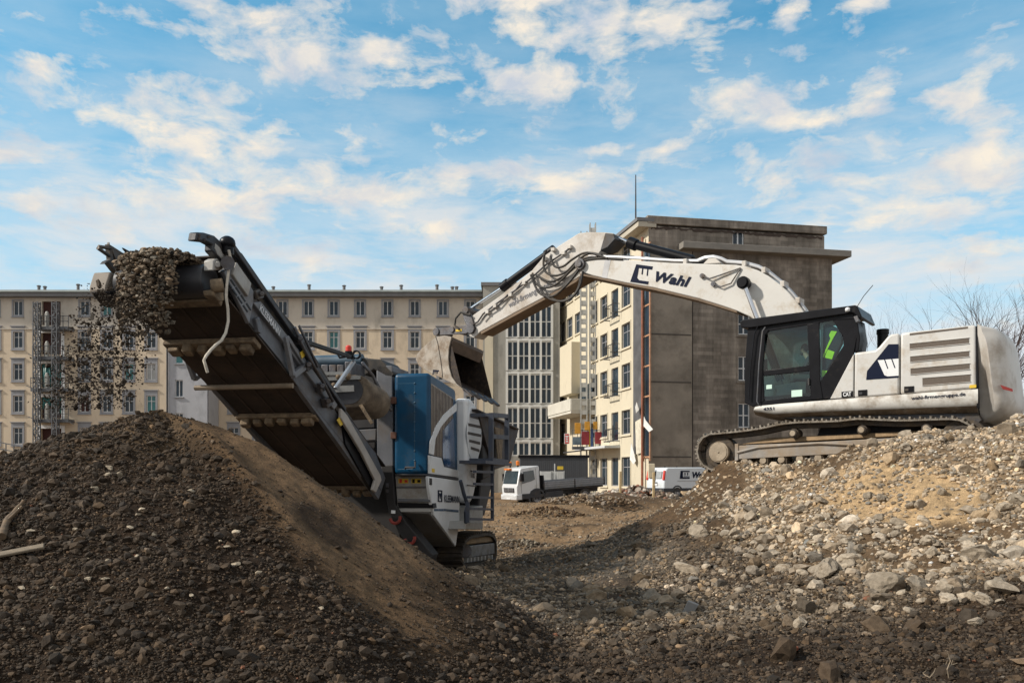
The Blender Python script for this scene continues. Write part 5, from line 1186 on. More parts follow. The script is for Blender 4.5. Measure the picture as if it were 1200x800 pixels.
# end of the machine under the hood
m = MB(); pe(m, [(463,557.5),(502,557.5),(505,600),(466,600)], -.03, .5); ep = m.build('end_panel', lightgrey, cr, .015)
for x in (467, 482): 
    m = MB(); pe(m, [(x,560.5),(x+11.5,560.5),(x+11.5,566),(x,566)], -.02, .01); lb = m.build('warning_label', yellow, ep)
    m = MB(); pe(m, [(x+1,561),(x+4,561),(x+4,565.4),(x+1,565.4)], -.014, .005); pe(m, [(x+7,562),(x+10.5,562),(x+10.5,565),(x+7,565)], -.014, .005); m.build('pictogram', redm if x < 470 else black, lb)
m = MB(); pe(m, [(464,569.5),(503,569.5),(503.5,571.5),(464,571.5)], -.01, .05); pe(m, [(466,584),(504,584.5),(504,588),(466,587.5)], .03, .1); m.build('step_edge', greysteel, ep, .008)
m = MB(); pe(m, [(466,588.5),(507,589.5),(508,595),(467,595)], -.02, .2); m.build('step_gap', black, ep)
nz_ = [CE(468,600,-.05), CE(503,601.5,-.05), CSP(533,640.5,.01), CSP(533,640.5,.01)-Cs*.75]
m = MB(); m.prism(nz_, Z*.05+Cu*.05); m.build('chassis_nose', M('shaded_grey_plate', (.15, .14, .13), .6, 0, .2, 2, ((.12, .09, .06), .4, 2)), cr, .01)
m = MB(); pe(m, [(380,560),(462,557),(466,610),(475,648),(475,662),(380,664)], -.6, 3.2); m.build('chassis', M('chassis_dark', (.018, .016, .016), .7, .1, .4, 3), cr, .03)
m = MB(); pe(m, [(446,545),(460,545),(463,590),(476,612),(507,650),(503,662),(494,656),(468,626),(455,598)], .02, .35); bm_ = m.build('chassis_beam', MATS['chassis_dark'], cr, .015)
for x, y in ((463, 606), (480, 630)):
    m = MB(); c_ = CE(x, y, .08); m.tube([c_+Cs*(.09*math.cos(a))+Z*(.10*math.sin(a)) for a in np.linspace(math.radians(190), math.radians(375), 9)], .028, 8); m.build('tow_hook', M('dull_red_hook', (.25, .03, .02), .6, 0, .2, 5, ((.05, .035, .025), .3, 8)), bm_)
m = MB(); pe(m, [(458.5,597.5),(463,597.8),(463,601.5),(458.5,601.2)], .04, .02); m.build('white_tag', whitec, bm_)
m = MB(); pe(m, [(452,566),(455,566),(455,571),(452,571)], .05, .05); pe(m, [(452,573),(455,573),(455,577),(452,577)], .05, .05); m.build('bolt_plate', steel, bm_, .006)
# frame posts and cross frame left of the hood
m = MB(); pe(m, [(441,428),(459.5,428),(461,557),(442,561)], -.05, .9); m.build('frame_post', greysteel, cr, .015)
m = MB(); pe(m, [(372,506),(441,502),(441,516),(372,520)], -.15, .5); pe(m, [(372,548),(441,546),(441,556),(372,558)], -.2, .5); m.build('cross_frame', greysteel, cr, .02)
m = MB(); pe(m, [(372,520.5),(440.5,516.5),(440.5,560),(372,566)], -.8, 3.0); pe(m, [(385,432),(440,432),(440,502),(385,505)], -1.2, 3); m.build('crusher_body', M('crusher_body_dark', (.022, .02, .021), .6, .2, .4, 3), cr, .03)
m = MB(); m.tube([CE(366,424,-.1), CE(425,422,-.1)], .11, 14); m.build('blue_grey_tube', M('blue_grey_paint', (.05, .085, .12), .45, .1, .2, 4), cr)
m = MB(); pe(m, [(424,419),(446,421),(463,438),(459,442),(452,441),(438,433),(428,440),(422,436)], -.05, .9); m.build('rubber_flap', rubber, cr, .02)
m = MB(); pe(m, [(437,441),(452,436),(455,444),(459,470),(457,490),(452,480),(445,462)], -.3, .08); m.build('side_cover', steel, cr, .01)
# magnetic separator: a short belt wrapped round two drums, hung across the machine
mg = []; r0 = .26; 
cA = CE(440, 473, .55); cB = CE(376, 476, .75)
prof = []
ax = (cA-cB).normalized()
m = MB(); along = -Cu; L_ = .0
# drum axis runs along the machine, belt loop runs crosswise
topv = Z
loopP = [cA+(ax*math.cos(t)+topv*math.sin(t))*r0 for t in np.linspace(-math.pi/2, math.pi/2, 12)]+[cB+(ax*math.cos(t)+topv*math.sin(t))*r0 for t in np.linspace(math.pi/2, 1.5*math.pi, 12)]
tilt = (-Cu*1.0+Cs*-.25+Z*.30)
m.prism(loopP, tilt*.55); mb_ = m.build('magnet_belt', M('dusty_belt', (.15, .115, .08), .85, 0, .3, 6, ((.06, .045, .035), .5, 5), .4, 25), cr, .015, ang=60)
m = MB(); pB = [p+tilt*.553+(cA-p)*0 for p in loopP]; c0 = (cA+cB)/2+tilt*.553
m.prism([c0+(p-c0)*.82 for p in pB], tilt*.01); m.build('side_plate', darksteel, mb_)
m = MB(); m.bar(cA+tilt*.57+Z*.03, cB+tilt*.57+Z*.03, .05, .10); m.bar(cA+tilt*.57+Z*.2+ax*.1, cB+tilt*.57+Z*.2, .06, .06); m.bar(cA+tilt*.57+Z*.27-ax*.1, cB+tilt*.57+Z*.3, .08, .05); m.build('guide_rail', M('galvanised_rail', (.30, .30, .29), .4, .5, .2, 5), mb_)
m = MB(); p_ = CE(446, 486, 1.4); m.bar(CE(422.5,474,1.32), CE(436,496,1.30), .03, .05); m.build('belt_cleat', tan, mb_)
m = MB()
for k in range(10): q_ = cA.lerp(cB, .1+k*.085)+tilt*.58+Z*random.uniform(.04, .26); m.ball(q_, random.uniform(.03, .06), None, None, 8, 6)
m.build('caught_debris', tan, mb_)
m = MB(); m.bar(CE(415,423,1.0), CE(393,455,1.6), .055, .055); m.build('strut', M('bright_strut', (.34, .35, .37), .35, .6, .1, 4), cr, .01)
m = MB(); m.bar(CV(359,401,-.1), CE(414,419,.9), .06, .06); m.tube([CE(396,415,1.0), CE(398,419,1.0), CE(405,418,1.0)], .02, 6); m.build('service_arm', black, cr, .01)
m = MB(); c_ = CE(408.5, 413, 1.0); m.cyl(c_-Z*.03, c_+Z*.02, .06, 14); m.cyl(c_-Z*.1, c_-Z*.03, .03, 8); bc = m.build('beacon_base', black, cr)
m = MB(); m.cyl(c_+Z*.02, c_+Z*.085, .05, 14); m.ball(c_+Z*.085, .05, .05, .035, 14, 8); m.build('red_lens', redm, bc)
m = MB(); c_ = CE(418, 415.5, 1.0); m.ring(c_-Cu*-.02, c_-Cu*.03, .07, .05, 20); m.build('ring_lug', black, cr)
m = MB()
for k in range(5): q_ = CE(380+k*9, 437, .5); m.obox(q_, Cs*.06, Cu*.3, Z*random.uniform(.08, .2))
m.tube([CE(424,424,.3), CE(437,440,.2), CE(452,470,.1), CE(459,482,.1)], .03, 7); m.build('hydraulic_block', steel, cr, .02)
# white engine cover bulging out of the right side
bul = [(547,466.5),(552.5,467),(556.5,472),(560,479.5),(564.5,489),(566.5,505),(564.5,525),(560,542.5),(558.6,566),(555,583),(551.5,590),(549,587),(547.5,563)]
m = MB(); ps(m, bul, .20, .24); bl = m.build('engine_cover', wpan, cr, .07, seg=4)
m = MB(); ps(m, [(549.5,484),(552,477),(557,476),(561.5,487),(564.5,505),(562.5,524),(558,538.5),(553,540),(549.5,530),(547.8,508)], .218, .03); lv = m.build('louvre_panel', M('white_louvre', (.56, .57, .58), .45, 0, .06, 2), bl, .012)
m = MB()
for k, y in enumerate((485.5, 495.5, 505.5, 514.5, 523)):
    x0 = (551,549,548.5,550,552)[k]; x1 = (562,564,564,563,562)[k]; ps(m, [(x0,y),(x1,y+3.2),(x1,y+6.4),(x0,y+3.2)], .223, .02)
m.build('louvre_slot', M('slot_dark', (.07, .06, .055), .8), lv)
m = MB(); ps(m, [(547.7,567.6),(558.4,569),(558.4,570.2),(547.7,568.9)], .204, .01); m.build('cover_seam', black, bl)
lettering('model_lettering', 'Tio', CSP(550.5, 559.2, .20), CSP(555.8, 559.9, .20), .14, Cs, navy, bl, .01, lift=.012)
# steps, posts and walkway cage
lad = MB()
for x, y0, y1 in ((577, 538, 609.5), (548, 588, 612)): lad.bar(CSP(x, y0, .5), CSP(x, y1, .5), .06, .06, Cu)
for y in (553, 567.5, 583, 596.5, 608.5): lad.bar(CSP(556 if y < 580 else 549, y-.8, .5), CSP(577, y, .5), .06, .045)
lad.build('ladder', M('blue_grey_steel', (.05, .06, .085), .5, .3, .2, 4, ((.10, .08, .06), .3, 4)), cr)
bgs = MATS['blue_grey_steel']
m = MB(); m.tube([CSP(539.6,563,.33), CSP(543.5,578,.35), CSP(548,592,.4), CSP(545.5,600,.42), CSP(546,612,.4)], .035, 7); m.build('handrail', bgs, cr)
m = MB(); ps(m, [(553,594),(566,592),(566,616),(551,617)], .2, .9); ps(m, [(547,610),(566,612),(566,620),(545,620)], .35, 1.2); m.build('side_step_box', lightgrey, cr, .02)
m = MB(); ps(m, [(560,500),(574,495),(576,570),(568,604),(560,605),(566,540)], -.05, 2.0); ps(m, [(566,520),(580,540),(580,556),(566,562)], .2, 2.2); m.build('engine_block', M('crusher_body_dark', (.02, .02, .02)), cr, .03)
# feed hopper
m = MB(); ps(m, [(559.8,479),(567,482.5),(578,487.5),(593,494),(608,502),(606.5,508),(598,541),(592,546),(580,550),(570,520)], .25, .1)
ps(m, [(559.8,478.8),(608,501.4),(608.4,503.4),(560,481.2)], .34, .22); hop = m.build('feed_hopper', M('hopper_steel', (.04, .036, .04), .6, .3, .4, 4, ((.12, .085, .055), .5, 3), .3, 15), cr, .012)
far_ = [p-Cs*2.9 for p in CSP.poly([(559.8,479),(608,502),(598,541),(570,520)], .25)]
m = MB(); m.prism(far_, Cs*.1); m.build('far_wall', MATS['hopper_steel'], hop, .01)
m = MB(); q_ = CSP.poly([(559.8,481),(570,522)], .2); m.prism([q_[0], q_[1], q_[1]+Cu*.1, q_[0]+Cu*.1], -Cs*2.8); q_ = CSP.poly([(570,520),(592,546)], .2); m.prism([q_[0], q_[1], q_[1]+Z*.12, q_[0]+Z*.12], -Cs*2.8); m.build('hopper_floor', MATS['hopper_steel'], hop)
m = MB(); ps(m, [(580,500),(590,503),(588,538),(584,542)], .355, .02); m.build('dusty_streak', tan, hop)
m = MB()
for a, b in (((575.5,485),(575.5,540)),((594,486.5),(594,541)),((575.5,486),(594,487.5)),((575.5,511),(594,512.5)),((575.5,539),(594,541))): m.bar(CSP(*a, .62), CSP(*b, .62), .085, .085, Cu if a[0] == b[0] else Z)
for a in ((575.5,486),(594,487.5),(575.5,539),(594,541)): m.bar(CSP(*a, .62), CSP(*a, .62)-Cs*.5, .07, .07)
m.build('walkway_cage', bgs, cr)
m = MB(); m.bar(CSP(566,541,.62)-Cs*.2, CSP(597,544,.62)-Cs*.2, .5, .06); m.build('walkway_deck', bgs, cr)
# crawler tracks
def ctrack(off):
    T = lambda x, y, o=0: CSP(x, y, off+o)
    loop = [(541,652),(542.5,641),(546,632.5),(552,627.5),(570,624),(577.5,625),(581.5,631),(582.8,642),(582,654),(577,660.5),(560,663.5),(546,665),(542,660)]
    P = [T(x, y) for x, y in loop]; P.append(P[0]); L = [0]
    for a, b in zip(P[:-1], P[1:]): L.append(L[-1]+(b-a).length)
    c = sum(P[:-1], Vector())/len(loop); n = int(L[-1]/.16); m = MB(); pitch = L[-1]/n
    def at(s):
        s %= L[-1]
        for i in range(len(P)-1):
            if L[i+1] >= s-1e-9: return P[i].lerp(P[i+1], (s-L[i])/(L[i+1]-L[i]))
    for k in range(n):
        p, q_ = at(k*pitch), at((k+.95)*pitch); t = q_-p; tl = t.length; t.normalize(); nn = t.cross(Cs)
        if nn.dot((p+q_)/2-c) < 0: nn = -nn
        mid = (p+q_)/2-Cs*.26; m.obox(mid-nn*.03, t*(tl/2), Cs*.26, nn*.03); m.obox(mid+nn*.02, t*.018, Cs*.255, nn*.025)
    t_ = m.build('crawler_track', trackm, cr, fix=False)
    m = MB(); pts = [(545,640),(579.6,636),(579.6,648.5),(546,653.5)]; m.prism(CSP.poly(pts, off-.03), -Cs*.4); tf = m.build('track_guard', M('grey_track_guard', (.20, .21, .22), .45, .4, .2, 4, ((.17, .13, .09), .45, 3)), t_, .012)
    m = MB(); m.cyl(CSP(544.5,645,off-.01), CSP(544.5,645,off-.4), .14, 18); m.build('sprocket', steel, t_, .01)
    m = MB()
    for k in range(8): x = 547.5+k*4.1; y = 655.5-k*.55; m.prism(CSP.poly([(x,y-2),(x+1.6,y-2.1),(x+1.2,y+3),(x+.3,y+3)], off-.02), -Cs*.08)
    m.build('guide_teeth', MATS['light_grey_panel'], t_)
    m = MB(); m.prism(CSP.poly([(549,630),(578,627),(579,634.5),(548,638)], off-.06), -Cs*.42); m.build('mud_on_track', MATS['caked_mud'], t_, .03)
ctrack(.02); ctrack(-2.35)
# ------------------------------------------------------------------ discharge conveyor
WD = 1.28
def pv(m, pts, off, dep): m.prism(CV.poly(pts, off), -Cs*dep); return m
cf = MB(); pv(cf, [(262,318),(276,307),(297,334),(330,376),(352,404),(380,443),(405,480),(440,530),(452,560),(444,585),(425,560),(395,517),(352,458),(330,424),(292,378)], 0, .07); conv = cf.build('conveyor_frame', greysteel, cr, .008)
cf = MB(); cf.prism([p-Cs*(WD-.07) for p in CV.poly([(258,318),(272,300),(297,334),(352,404),(405,480),(440,530),(452,560),(444,585),(425,560),(395,517),(352,458),(330,424),(292,378)], 0)], -Cs*.07); cf.build('left_frame', greysteel, conv, .008)
m = MB(); pv(m, [(297,354.5),(306,353),(338,394),(352,412),(396,474),(392,480),(345,418),(332,400)], .05, .06); beam = m.build('name_beam', M('conveyor_grey', (.17, .175, .19), .5, .1, .15, 3, ((.12, .09, .06), .28, 3)), conv, .012)
lettering('lettering', 'KLEEMANN', CV(303.5, 363.5, .055), CV(326.5, 393.5, .055), .085, Cs, M('pale_lettering', (.62, .63, .64), .6), beam, .012, lift=.008)
m = MB(); pv(m, [(262,318),(276,307),(297.5,341),(297,354.5),(292.3,379.5)], .045, .05); sp_ = m.build('slotted_plate', MATS['conveyor_grey'], conv, .01)
m = MB()
for x, y in ((266,329),(272,338),(278,347),(284.5,357)):
    for d_ in (0, 4.2): pv(m, [(x+d_*.9,y-d_*.5+1),(x+1.4+d_*.9,y-d_*.5),(x+6.6+d_*.9,y+8-d_*.5),(x+5.4+d_*.9,y+9-d_*.5)], .05, .01)
m.build('slot', black, sp_)
m = MB(); pv(m, [(277.5,307),(295,332),(291,347.5),(273,321.5)], .08, .05); m.build('cover_plate', lightgrey, sp_, .01)
m = MB(); pv(m, [(262.5,283),(269,285),(284,297),(306,329),(330,364),(346,383),(357,398),(372,422),(405,478),(404,487),(398,486),(370,445),(352,417),(338,401),(310,361),(290,333),(276,304)], .02, .03); m.build('side_skirt', rubber, conv, .008)
m = MB(); m.prism([p-Cs*(WD-.02) for p in CV.poly([(262.5,283),(284,297),(330,364),(372,422),(405,478),(398,486),(352,417),(310,361),(276,304)], 0)], -Cs*.03); m.build('left_skirt', rubber, conv, .008)
m = MB(); m.bar(CV(270,285,.06), CV(404,480,.06), .05, .06); m.build('top_rail', darksteel, conv, .01)
m = MB(); pv(m, [(231.3,272),(240,272.5),(251.5,276),(258,282),(266,292),(265.5,300),(263.5,309),(261,307),(249,294),(249.5,287),(243,283.5),(229.5,282)], .03, .10); hb_ = m.build('head_hood', darksteel, conv, .015)
m = MB(); pv(m, [(252.5,285),(258,290),(263,300),(262,306),(255,298),(252,291)], .035, .012); m.build('grey_plate', lightgrey, hb_, .006)
m = MB()
for a, b in ((234,275.5),(233.5,279.5),(245,277.5),(240,281)): m = MB(); m.cyl(CV(a,b,.02), CV(a,b,.045), .014, 8); m.build('bolt', steel, hb_)
m = MB(); c_ = CV(266.5, 285, .06); m.ball(c_, .09, .09, .08, 12, 8); m.cyl(c_-Z*.12, c_, .07, 12); m.build('work_lamp', black, conv)
m = MB(); m.cyl(CV(267,308,.05), CV(267,308,.16), .075, 14); m.build('tension_bolt', steel, conv)
m = MB(); pv(m, [(300,341),(307.5,336),(311.5,341),(309.5,349),(303,351)], .06, .05); m.cyl(CV(307,344,.05), CV(307,344,.12), .03, 10); m.build('gusset', greysteel, conv, .01)
m = MB(); pv(m, [(250.5,305),(255,302.5),(262,311),(261,316),(250,317)], .03, .12); m.cyl(CV(255,310,.0), CV(255,310,.06), .035, 12); m.build('bearing_plate', lightgrey, conv, .012)
m = MB(); m.cyl(CV(247,335.5,-.02), CV(262,334,.10), .075, 12); pv(m, [(249,340),(262,338),(263,352),(258,354),(250,346)], .02, .12); m.build('scraper_mount', tan, conv, .012)
m = MB(); pv(m, [(300,373),(304,371),(308.5,385),(306,391),(303,389)], .05, .06); m.build('hanging_clip', greysteel, conv, .01)
# belt and pulleys
hd_ = CV(256, 329, 0); m = MB(); m.cyl(hd_-Cs*.10, hd_-Cs*(WD-.10), .185, 28); m.build('head_pulley', M('pulley_rubber', (.035, .035, .04), .45, .1, .3, 4), conv, .01)
dn = (CV(440, 578)-CV(262, 352)).normalized(); upn = dn.cross(Cs); upn = upn if upn.z > 0 else -upn
b0, b1 = CV(258, 337), CV(447, 574)
m = MB(); m.prism([b0, b1, b1-upn*.02, b0-upn*.02], -Cs*(WD-.02)); m.prism([b0+upn*.46, b1+upn*.46, b1+upn*.44, b0+upn*.44], -Cs*(WD-.1)); blt = m.build('conveyor_belt', belt, conv)
m = MB()
for k in (1, 2, 3): s_ = -Cs*(WD*k/4); m.prism([b0+s_-upn*.021, b1+s_-upn*.021, b1+s_-upn*.03, b0+s_-upn*.03], -Cs*.03)
m.build('belt_wear_line', M('belt_wear', (.045, .03, .022), .8), blt)
for i, (x, y, w_) in enumerate(((262,347,.16),(310,381,.24),(372,500,.20),(441,584,.20))):
    p_ = CV(x, y) if i == 0 else b0.lerp(b1, ((CV(x,y)-b0).dot(dn))/(b1-b0).length); m = MB(); c_ = p_-upn*.06-Cs*WD/2
    m.obox(c_, dn*(w_/2.6), Cs*(WD/2-.03), upn*.035); o_ = m.build('cross_member', tan, conv, .012)
    m = MB()
    for k in range(6): q_ = c_+Cs*((k-2.5)*.19)-upn*.075; m.obox(q_+dn*random.uniform(-.02, .02), dn*(w_/3.4), Cs*random.uniform(.05, .085), upn*random.uniform(.03, .06))
    if i: m.build('caked_roller', tan, o_, .02)
m = MB(); a_ = CV(345, 444, .04)-upn*.10; b_ = a_-Cs*(WD+.12); m.tube([a_, b_], .035, 8)
sr = m.build('support_rod', M('muddy_rod', (.22, .17, .12), .7, .1, .3, 5), conv)
m = MB(); m.bar(CV(334,394,.06), CV(343,440,.06), .06, .07); m.bar(CV(343,440,.06), CV(356,430,.06), .07, .08); m.bar(CV(336,395,.06), CV(356,427,.06), .05, .06); m.build('bracket', M('conveyor_grey', (.2,.2,.2)), sr, .01)
lp_ = CV(294, 379)-Cs*WD
def CL(x, y): return PL(CV.p-Cs*(WD+.06), Cs)(x, y)
m = MB(); m.bar(CL(211,398), CL(228,444), .06, .07); m.bar(CL(228,444), CL(245,431), .06, .06); m.bar(CL(220,404), CL(241,430), .05, .05); m.build('bracket', MATS['conveyor_grey'], sr, .01)
m = MB(); pv(m, [(400,478),(407,486),(426,520),(446,556),(447.5,562),(441,577),(437,574),(440,562),(424,530),(400,490)], .10, .05); m.build('tail_guard', M('pale_guard_edge', (.36, .33, .30), .6, .1, .2, 3), conv, .012)
m = MB(); pv(m, [(400,486),(424,528),(441,562),(436,575),(428,562),(405,520)], .03, .05); m.build('guard_inner', black, conv)
m = MB()
for x, y in ((352,396),(362,427),(378,452),(385,470)): pv(m, [(x-4,y-3),(x+3,y-5),(x+6,y+4),(x-1,y+8)], .09, .08); m.cyl(CV(x,y,.1), CV(x,y,.17), .035, 10)
m.tube([CV(345,383,.1), CV(352,400,.14), CV(362,420,.12), CV(378,446,.14), CV(390,470,.1)], .025, 7); m.tube([CV(350,381,.1), CV(360,402,.16), CV(372,430,.12)], .02, 6); m.build('hose_block', steel, conv, .012)
m = MB(); pv(m, [(352,413),(356,410),(358,416),(354,420)], .1, .01); m.build('yellow_label', yellow, conv)
m = MB(); pv(m, [(395,492),(398,489),(402,497),(399,499)], .075, .01); m.build('yellow_label', yellow, conv)
# left end of the head: outrigger brackets and box seen past the falling stone
HL = PL(CV.p-Cs*WD, Cs)
def ph(m, pts, off, dep): m.prism([HL(a, b, off) for a, b in pts], -Cs*dep); return m
m = MB(); ph(m, [(147,296),(170,305),(168,322),(150,335),(146,322)], .02, .10); ph(m, [(128,286),(133,289),(147,298),(146,304),(132,297),(134,307),(144,316),(146,325),(138,322),(127,308),(122,309.5),(125,306),(130,304)], -.02, .06)
m.tube([HL(128,300,-.03), HL(114.5,290.5,-.03), HL(116,289,-.03), HL(130,291,-.03)], .022, 6); m.prism([HL(126,291,-.05), HL(128.5,283.5,-.05), HL(129.5,291,-.05)], -Cs*.03)
m.bar(HL(131,293,-.04), HL(142,318,-.04), .05, .06); m.bar(HL(142,303,0), HL(154,322,0), .06, .06); m.build('head_bracket', M('bracket_steel', (.085, .075, .068), .55, .4, .35, 5, ((.14, .10, .07), .4, 4)), conv, .01)
m = MB(); ph(m, [(130,318),(139,323),(140,337),(141,358),(124.5,341),(125,334)], .05, .22); m.build('drive_box', M('dusty_box', (.20, .17, .14), .7, 0, .3, 4), conv, .02)
m = MB(); ph(m, [(124.5,341.5),(140.8,340),(143,360),(137,357)], .06, .2); m.build('drive_foot', darksteel, conv, .01)
# the pale rope hanging from the head
m = MB(); rp_ = [CV(a, b, .14) for a, b in ((268,293),(270,302),(268,316),(265.5,335),(265,348),(267,362),(267.5,376),(264.5,390),(259.5,399),(253,404),(247,410),(241.5,417),(239,422))]
rp_ += [rp_[-1]+V(.02, .05, -.12)]
m.tube(rp_, .016, 7); rope = m.build('rope', M('pale_rope', (.50, .45, .38), .9, 0, .2, 30), org=rp_[0], ang=80); tag(rope, 'pale frayed rope hanging from the head of the conveyor', 'rope')
# ------------------------------------------------------------------ stone going over the head, and the falling stream
def stone_group(name, pts, rad, sub, base, sd=.35):
    n = len(pts); col = np.array(base)*(1+RNG.normal(0, sd, n))[:, None]*(1+RNG.normal(0, .06, n)[:, None]*np.array([1, 0, -1]))
    return rock_cloud(name, np.array(pts), np.array(rad), np.clip(col, .015, .6), sub)
hc = hd_-Cs*WD/2; outd = -Cu; pts = []; rad = []
for k in range(4600):
    t = random.random(); aa_ = max(0, (t-.42)/.58*2.85); smin = -.26-.28*min(1, aa_/1.1); s = random.uniform(smin, .52-.10*min(1, aa_/2))
    # path of the flow: along the belt, over the pulley, then a falling curtain
    thick = random.random()**.8*.055*(1-(s/.62)**2)
    if t < .42:
        q_ = hc+upn*(.175+thick)-dn*(-.75+1.0*t/.42)*1.0
        q_ = hc+upn*(.165+thick)+dn*(.75*(1-t/.42))
    else:
        a = (t-.42)/.58*2.85; ang = min(a, 1.5); rr = .175+thick*(1+2.2*max(0, a-.4))+.15*max(0, min(a, 1.6)-.5)
        q_ = hc+(upn*math.cos(ang)-dn*math.sin(ang))*rr
        if a > 1.6 and random.random() < (a-1.6)*.55: continue
        if a > 1.5: q_ = q_-Z*(a-1.5)*.60; s *= 1-.15*(a-1.5)
    q_ = q_+Cs*(s*(.86 if t < .42 else .80)+(.02 if t < .42 else .05+.06*(.5-t))); pts.append(tuple(q_)); rad.append(.022*(1+random.paretovariate(3)*.8-.8))
tag(stone_group('conveyed_gravel', pts, np.minimum(np.array(rad)*.9, .046), 2, (.16, .128, .095)), kind='stuff')
# the falling stream below the head: individual clods, then the fine grit as one stream
lip = hc+outd*.42-Z*.15
fallp = []; fine = []
gz0 = 2.45
def fall_point():
    t = random.random()**.8; s = random.uniform(-.50, .42)+.10-.32*t
    p_ = lip+Cs*(s-.16)+outd*(.02+.22*t+random.gauss(0, .14)); zt = lip.z+.05-t*(lip.z-gz0+.02); 
    return V(p_.x-.10*t, p_.y, zt-.0)
for k in range(280): fallp.append(fall_point())
cl_me = []
for k in range(10):
    v, f = ROCKS[2][k]; me = np_mesh('falling_clod', v, f.reshape(-1), 3, np.tile(np.array([[.040, .030, .021]])*(.6+.09*k), (len(v), 1))); me.materials.append(sm); cl_me.append(me)
for k, p_ in enumerate(fallp):
    o = bpy.data.objects.new('falling_clod', cl_me[k % 10]); COL.objects.link(o); o.location = p_; s = .0125*(1+random.paretovariate(2.3)*.9-.9); s = min(s, .04)
    o.scale = (s*random.uniform(.8, 1.7), s*random.uniform(.7, 1.1), s*random.uniform(.5, 1)); o.rotation_euler = [random.uniform(0, 6.3) for _ in range(3)]
    tag(o, 'dark clod of crushed rubble falling through the air below the conveyor head', 'clod', 'clods falling from the conveyor')
fp = [tuple(fall_point()) for k in range(4200)]
tag(stone_group('falling_grit', fp, .005+.012*RNG.uniform(0, 1, 4200)**2.2, 1, (.05, .038, .028)), kind='stuff')
# ------------------------------------------------------------------ flatbed truck and van
class Fr:
    def __init__(s, o, f, pitch=0.0):
        s.o = Vector(o); s.f = (Vector(f).normalized()+Z*(-pitch)).normalized(); s.l = V(-f[1], f[0], 0).normalized(); s.u = s.f.cross(s.l)
    def __call__(s, x, y, z): return s.o+s.f*x+s.l*y+s.u*z
    def box(s, m, x0, x1, y0, y1, z0, z1): return m.obox(s((x0+x1)/2, (y0+y1)/2, (z0+z1)/2), s.f*((x1-x0)/2), s.l*((y1-y0)/2), s.u*((z1-z0)/2))
    def prof(s, m, pts, y0, y1): return m.prism([s(x, y0, z) for x, z in pts], s.l*(y1-y0))
def wheel(fr, x, y0, y1, z, r, parent, tyrem=None):
    m = MB(); m.ring(fr(x, y0, z), fr(x, y1, z), r, r*.58, 28); w = m.build('wheel', rubber, parent, .02)
    s = 1 if y1 > 0 else -1; yo = y1 if s > 0 else y0
    m = MB(); m.cyl(fr(x, yo-s*.06, z), fr(x, yo-s*.10, z), r*.6, 24); m.ring(fr(x, yo-s*.01, z), fr(x, yo-s*.09, z), r*.6, r*.52, 24); m.cyl(fr(x, yo-s*.02, z), fr(x, yo-s*.1, z), r*.2, 14)
    for k in range(8): a = k*math.pi/4; m.ball(fr(x+math.cos(a)*r*.38, yo-s*.06, z+math.sin(a)*r*.38), .03, None, None, 6, 4)
    m.build('rim', MATS['grey_rim'], w)
M('grey_rim', (.30, .30, .31), .45, .5, .2, 4)
silver = M('silver_white_paint', (.58, .59, .60), .35, .1, .06, 1.5, ((.3, .26, .2), .25, 1.5))
vglass = M('vehicle_glass', (.03, .045, .055), .06, 0, .3, 2, None, 0, 30, .9, rvar=.02)
alu = M('aluminium_board', (.20, .21, .225), .4, .6, .15, 4, ((.2, .17, .13), .25, 2))
T = Fr((-.116, 57.5, -.36), (-.883, -.469, 0), .06)
heap('loose_earth', '', 640, 612, 33, 1.6, 1.2, .35, [(.14,.09,.05),(.22,.16,.10),(.08,.05,.03)], 260, .03, .11); heap('loose_earth', '', 690, 598, 38, 2.2, 1.4, .45, [(.10,.065,.038),(.2,.15,.1),(.28,.24,.2)], 380, .03, .13); heap('loose_earth', '', 612, 640, 23, .9, .7, .2, [(.10,.08,.06),(.2,.17,.13)], 120, .03, .09)
tk = thing('flatbed_truck', 'silver white flatbed truck with orange beacons, parked behind the earth hump', 'truck', tuple(T(-3.5, 0, 0)))
m = MB(); T.prof(m, [(0,.62),(.02,1.30),(-.05,1.42),(-.30,2.42),(-.42,2.52),(-1.72,2.62),(-1.78,2.5),(-1.78,.95),(-1.55,.95),(-1.15,.95),(-1.0,.62)], -1.08, 1.08); cabT = m.build('cab', silver, tk, .06, seg=3)
m = MB(); m.sheet([T(-.068, -.96, 1.50), T(-.068, .96, 1.50), T(-.285, .92, 2.34), T(-.285, -.92, 2.34)]); ws = m.build('windscreen', vglass, cabT, fix=False)
for v_ in ws.data.vertices: v_.co += T.f*.03
m = MB(); m.prism([T(-.38, 1.082, 1.48), T(-.52, 1.082, 2.28), T(-1.32, 1.082, 2.34), T(-1.40, 1.082, 1.72), T(-1.15, 1.082, 1.62)], T.l*.015); m.build('side_window', vglass, cabT)
m = MB(); T.box(m, -1.79, -1.02, 1.04, 1.10, .62, .98); T.box(m, -1.0, -.36, 1.06, 1.105, .45, .80); T.box(m, -1.79, -1.74, -1.1, 1.1, .7, 2.3); m.build('dark_trim', darksteel, cabT, .02)
m = MB(); T.box(m, -.345, -.33, 1.08, 1.088, .85, 2.2); m.build('door_seam', black, cabT); m = MB(); T.box(m, -1.5, -1.485, 1.08, 1.088, .98, 2.45); m.build('door_seam', black, cabT)
m = MB(); T.box(m, .0, .06, -.72, .72, .92, 1.22); g_ = m.build('grille', black, cabT, .01); m = MB()
for z in (.98, 1.07, 1.16): T.box(m, .05, .075, -.7, .7, z-.015, z+.015)
m.ring(T(.07, 0, 1.1), T(.09, 0, 1.1), .10, .075, 18); m.build('grille_bar', MATS['grey_rim'], g_)
